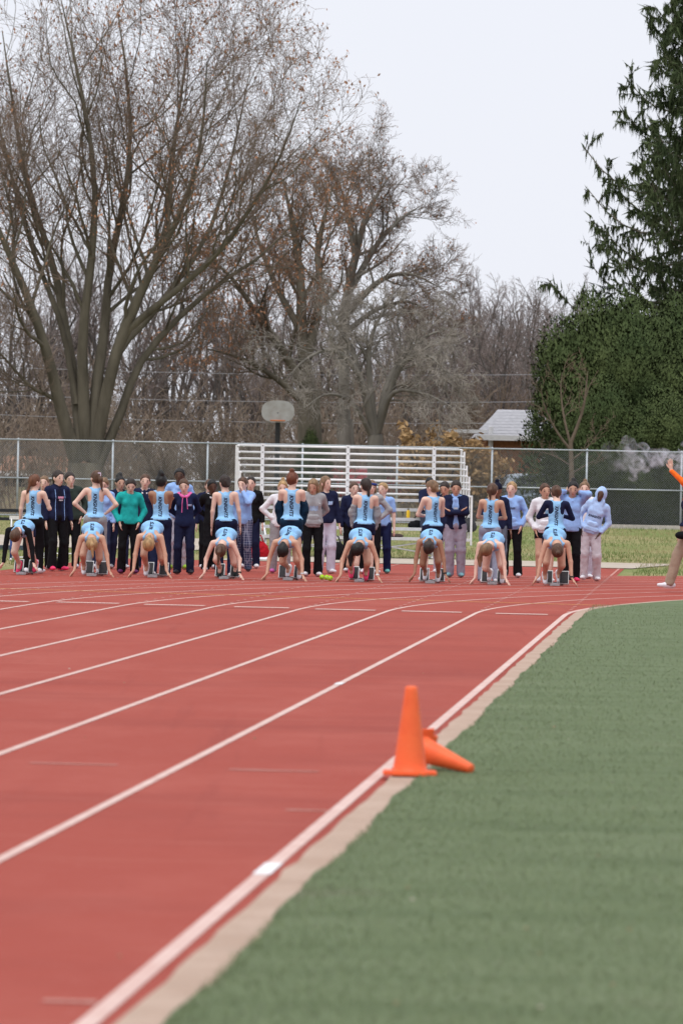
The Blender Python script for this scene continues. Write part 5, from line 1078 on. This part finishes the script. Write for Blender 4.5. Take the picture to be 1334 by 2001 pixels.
# ============================================================ CONES
M_CONE = mixed('orange_cone_plastic', [((.93, .150, .038), 1, 0, 1, one), ((.86, .12, .03), 9, .45, .7, one), ((.70, .16, .07), 22, .60, .72, (1, 1, .35)), ((.95, .26, .12), 45, .64, .72, one), ((.45, .13, .07), 30, .68, .76, (1, 1, 2))], rough=.5, bump=.08, bscale=30, spec=.4)
def cone(label, loc, Mx=None):
    rt = ob('traffic_cone', None, label=label, cat='cone', loc=loc)
    b = bmesh.new(); bmesh.ops.create_cube(b, size=1); bmesh.ops.scale(b, vec=(.275, .275, .018), verts=b.verts); bmesh.ops.translate(b, vec=(0, 0, .010), verts=b.verts)
    bmesh.ops.bevel(b, geom=[e for e in b.edges if abs(e.verts[0].co.z - e.verts[1].co.z) > .01], offset=.05, segments=5, affect='EDGES'); bmesh.ops.bevel(b, geom=[e for e in b.edges if e.verts[0].co.z > .015 and e.verts[1].co.z > .015], offset=.006, segments=2, affect='EDGES')
    me = bpy.data.meshes.new('base'); b.to_mesh(me); b.free(); me.materials.append(M_CONE); ob('base', me, rt)
    MB().lathe([(.094, .018), (.088, .026), (.082, .06), (.0345, .425), (.033, .44), (.029, .449), (.020, .4525), (.008, .4535), (.0005, .454)], 40).build('cone_body', M_CONE, rt, smooth=True)
    if Mx is not None: rt.rotation_euler = Mx
    return rt
cone('upright orange traffic cone standing on the kerb', G(800, 1513, .03))
# the fallen cone rests on its base edge and its tip
fc = G(872, 1503, .03); ang = math.atan2(.137, .45)
c2 = cone('orange traffic cone lying on its side behind the upright cone', Vector((0, 0, 0)))
ax = Vector((.75, -.66, 0)).normalized(); tilt = math.radians(90) - math.atan2(.137 - .03, .43)
d = Vector((ax.x * math.cos(-R(14)), ax.y * math.cos(-R(14)), math.sin(-R(14)))); c2.rotation_euler = d.to_track_quat('Z', 'X').to_euler()
b0 = G(820, 1503, .03); c2.scale = (.8,) * 3; c2.location = b0 + Vector((0, .0, .137 * .8 * math.cos(R(14))))

# ============================================================ KIT LYING ABOUT
def blob(name, label, cat, pts, mt, h=.02, k=.04, amp=.006, clip=None, group=None, parts=()):
    V, q = mesh_field([el(c, V3(*r)) for c, r in pts], h=h, k=k, noise=folds(len(label), amp), clips=[((0, 0, clip), (0, 0, -1))] if clip is not None else ())
    return ob(name, me_from(name, V, [q], [mt], smooth=True), label=label, cat=cat, group=group)
def bag(label, px, py, w, h, mt, z=0., name='sports_bag', Y=None):
    p = G(px, py, z) if Y is None else AT(px, py, Y); o = blob(name, label, 'bag', [((0, 0, h * .45), (w * .5, w * .32, h * .45)), ((w * .18, .02, h * .3), (w * .38, w * .3, h * .32)), ((-w * .2, -.02, h * .34), (w * .34, w * .3, h * .32))], mt, clip=.0)
    o.location = p; ob('strap', MB().tube([(-w * .25, -.02, h * .8), (-w * .1, -.06, h * 1.15), (w * .12, -.06, h * 1.15), (w * .25, 0, h * .8)], .014, 6).mesh('strap', mt, True), o); return o
bag('red sports bag on the ground at the end of the bleachers', 504, 1093, .42, .42, cloth('red', (.40, .012, .02)), .012)
bag('black backpack under the lowest bleacher seat', 655, 1094, .40, .42, cloth('bag_black', BLACK), .012, 'backpack', )
bag('black bag lying on the bleacher seat behind the navy skirt', 815, 1037, .38, .27, cloth('bag_black', BLACK), 0, 'duffel_bag', 97.9)
bag('dark backpack lying on the bleacher steps at the stepped side rails', 915, 1040, .30, .34, cloth('bag_grey', (.06, .06, .065)), 0, 'backpack', 97.4)
bag('black bag set on the upper seat beside the seated man', 752, 1000, .30, .22, cloth('bag_black', BLACK), 0, 'duffel_bag', 99.0) if False else None
tw_ = AT(770, 1060, 96.7); o = blob('crumpled_jacket', 'brown jacket crumpled on the front bleacher seat', 'jacket', [((0, 0, .03), (.17, .09, .045)), ((.1, .0, .025), (.1, .07, .04)), ((-.08, 0, .05), (.07, .06, .04))], cloth('brownjkt', (.07, .05, .045)), clip=.0); o.location = (tw_.x, tw_.y, .012 + .43 + .019)
o = blob('towel', 'white towel dropped on the ground beside the red bag', 'towel', [((0, 0, .01), (.26, .12, .035)), ((.1, .03, .02), (.12, .1, .035))], cloth('towel', (.7, .7, .72)), clip=.0); o.location = G(514, 1094, .014)
bt = AT(496, 1062, 97); rt = ob('water_bottle', None, label='white plastic water bottle standing on the front bleacher seat', cat='bottle', loc=(bt.x, 96.62, .012 + .43 + .019)); MB().lathe([(0, 0), (.036, 0), (.038, .01), (.038, .17), (.02, .2), (.02, .21)], 16).build('body', M_WHITE, rt, smooth=True); MB().lathe([(.024, .205), (.024, .235), (0, .24)], 14).build('cap', M_BOLT, rt, smooth=True)
bt = AT(797, 1012, 98); rt = ob('drink_bottle', None, label='yellow drink bottle on an upper bleacher seat', cat='bottle', loc=(bt.x, 98.0, .012 + .83 + .019)); MB().lathe([(0, 0), (.036, 0), (.038, .01), (.038, .14), (.018, .17)], 16).build('body', mat('yellow_plastic', (.8, .5, .03), .4, .05), rt, smooth=True); MB().lathe([(.022, .168), (.022, .195), (0, .2)], 14).build('cap', M_BOLT, rt, smooth=True)
M_LIME = mat('neon_lime', (.42, .72, .02), .7, .1, scale=30)
for i, (px, py, lb) in enumerate(((629, 1133, 'neon lime tennis ball nearest the pale sweatpants'), (638, 1133.5, 'neon lime tennis ball in the middle of the row of three'), (645, 1135, 'neon lime tennis ball at the end beside the pink-shoed sprinter'))):
    p = G(px, py, .003); lb = lb.replace('nearest', 'beside'); o = ob('tennis_ball', MB().lathe([(.0335 * math.sin(a), -.0335 * math.cos(a)) for a in np.linspace(0.02, math.pi - .02, 12)], 18).mesh('tennis_ball', M_LIME, True), label=lb, cat='ball', group='tennis balls on the track', loc=(p.x, p.y, .036)); o.scale = (1.25,) * 3; o.location.z = .045
    t = np.linspace(0, 2 * np.pi, 24); ob('seam', MB().tube(np.stack([.0337 * np.cos(t), .0337 * np.sin(t) * np.cos(.5 * np.sin(2 * t)), .0337 * np.sin(.5 * np.sin(2 * t))], -1), .0012, 4).mesh('seam', M_WHITE), o)
# hurdles parked beyond the chute
def hurdle(label, px, py, rot):
    p = G(px, py, .0); rt = ob('hurdle', None, label=label, cat='hurdle', group='hurdles parked beyond the chute', loc=p); rt.rotation_euler.z = rot
    MB().box((0, 0, .80), (1.04, .025, .07)).build('top_bar', M_WHITE, rt)
    for s in (-1, 1):
        u_ = MB().tube([(s * .48, 0, .03), (s * .48, 0, .78)], .018, 8).build('upright', M_ALU, rt, smooth=True); MB().tube([(s * .48, 0, .03), (s * .48, 0, .42)], .024, 8).build('sleeve', mat('hurdle_blue', (.03, .06, .2), .5, .1), u_, smooth=True)
        MB().tube([(s * .48, 0, .025), (s * .48, -.62, .025)], .022, 8).build('foot', M_ALU2, rt, smooth=True)
    MB().tube([(-.48, 0, .06), (.48, 0, .06)], .015, 8).build('base_bar', M_ALU2, rt, smooth=True); return rt
hurdle('white hurdle parked behind the dark green top', 128, 1088, R(12)); hurdle('white hurdle parked behind the open navy jacket', 72, 1096, R(4)) 
# low dark two-rail barrier beyond the path
br = ob('rail_barrier', None, label='low black two-rail barrier on the grass beside the path', cat='barrier', loc=(0, 121, ground_z(121)))
M_DARK = mat('black_painted_rail', (.018, .02, .026), .5, .1)
for z in (.38, .60): MB().box((-12.3, 0, z), (9.0, .06, .085)).build('rail', M_DARK, br)
for x in (-15.5, -13.0, -10.5, -8.2): MB().box((x, .045, .33), (.07, .03, .68)).build('post', M_DARK, br)
ln = MB().box((-11.5, 99.0, .05), (9.5, .25, .10)).build('timber_edging', mat('blue_grey_edging', (.07, .085, .11), .8, .1), label='low blue-grey edging beam on the grass beside the chute', cat='edging')
# a spectator sitting on the bleachers
sy = AT(838, 940, 98.2)
person('spectator in a dark navy hoodie sitting on the bleachers', Vector((sy.x, 97.75, .39)), 1.72, 178, pose='sit', arms=('lap', 'lap'), head=(10, 0, 0), skin='mid', hair=('black', 'tied'), top=('hoodie', NAVY), bottom=('pants', (.05, .06, .09)), seed=95, shoes=(.05, .04, .035))
# scattered bits on turf and track
g = np.random.default_rng(17); mbs = {0: MB(), 1: MB()}
for i in range(70):
    v = 13 + 40 * g.random() ** 1.6; u = (.5 + g.random() * 6 * v / 40) if g.random() < .6 else -g.random() * 8; p = TR(u, v, .036 if u > 0 else .008); r = .004 + .008 * g.random()
    mbs[int(g.random() < .6)].box(p, (r * 1.6, r, r * .7), np.array(Matrix.Rotation(g.random() * 6, 3, 'Z')))
mbs[0].build('pale_debris', mat('pale_chip', (.62, .56, .46), .9, .1), kind='stuff', label='tiny pale chips scattered on track and turf'); mbs[1].build('leaf_debris', mat('leaf_chip', (.40, .30, .18), .9, .2), kind='stuff', label='tiny dry leaf bits scattered on track and turf')
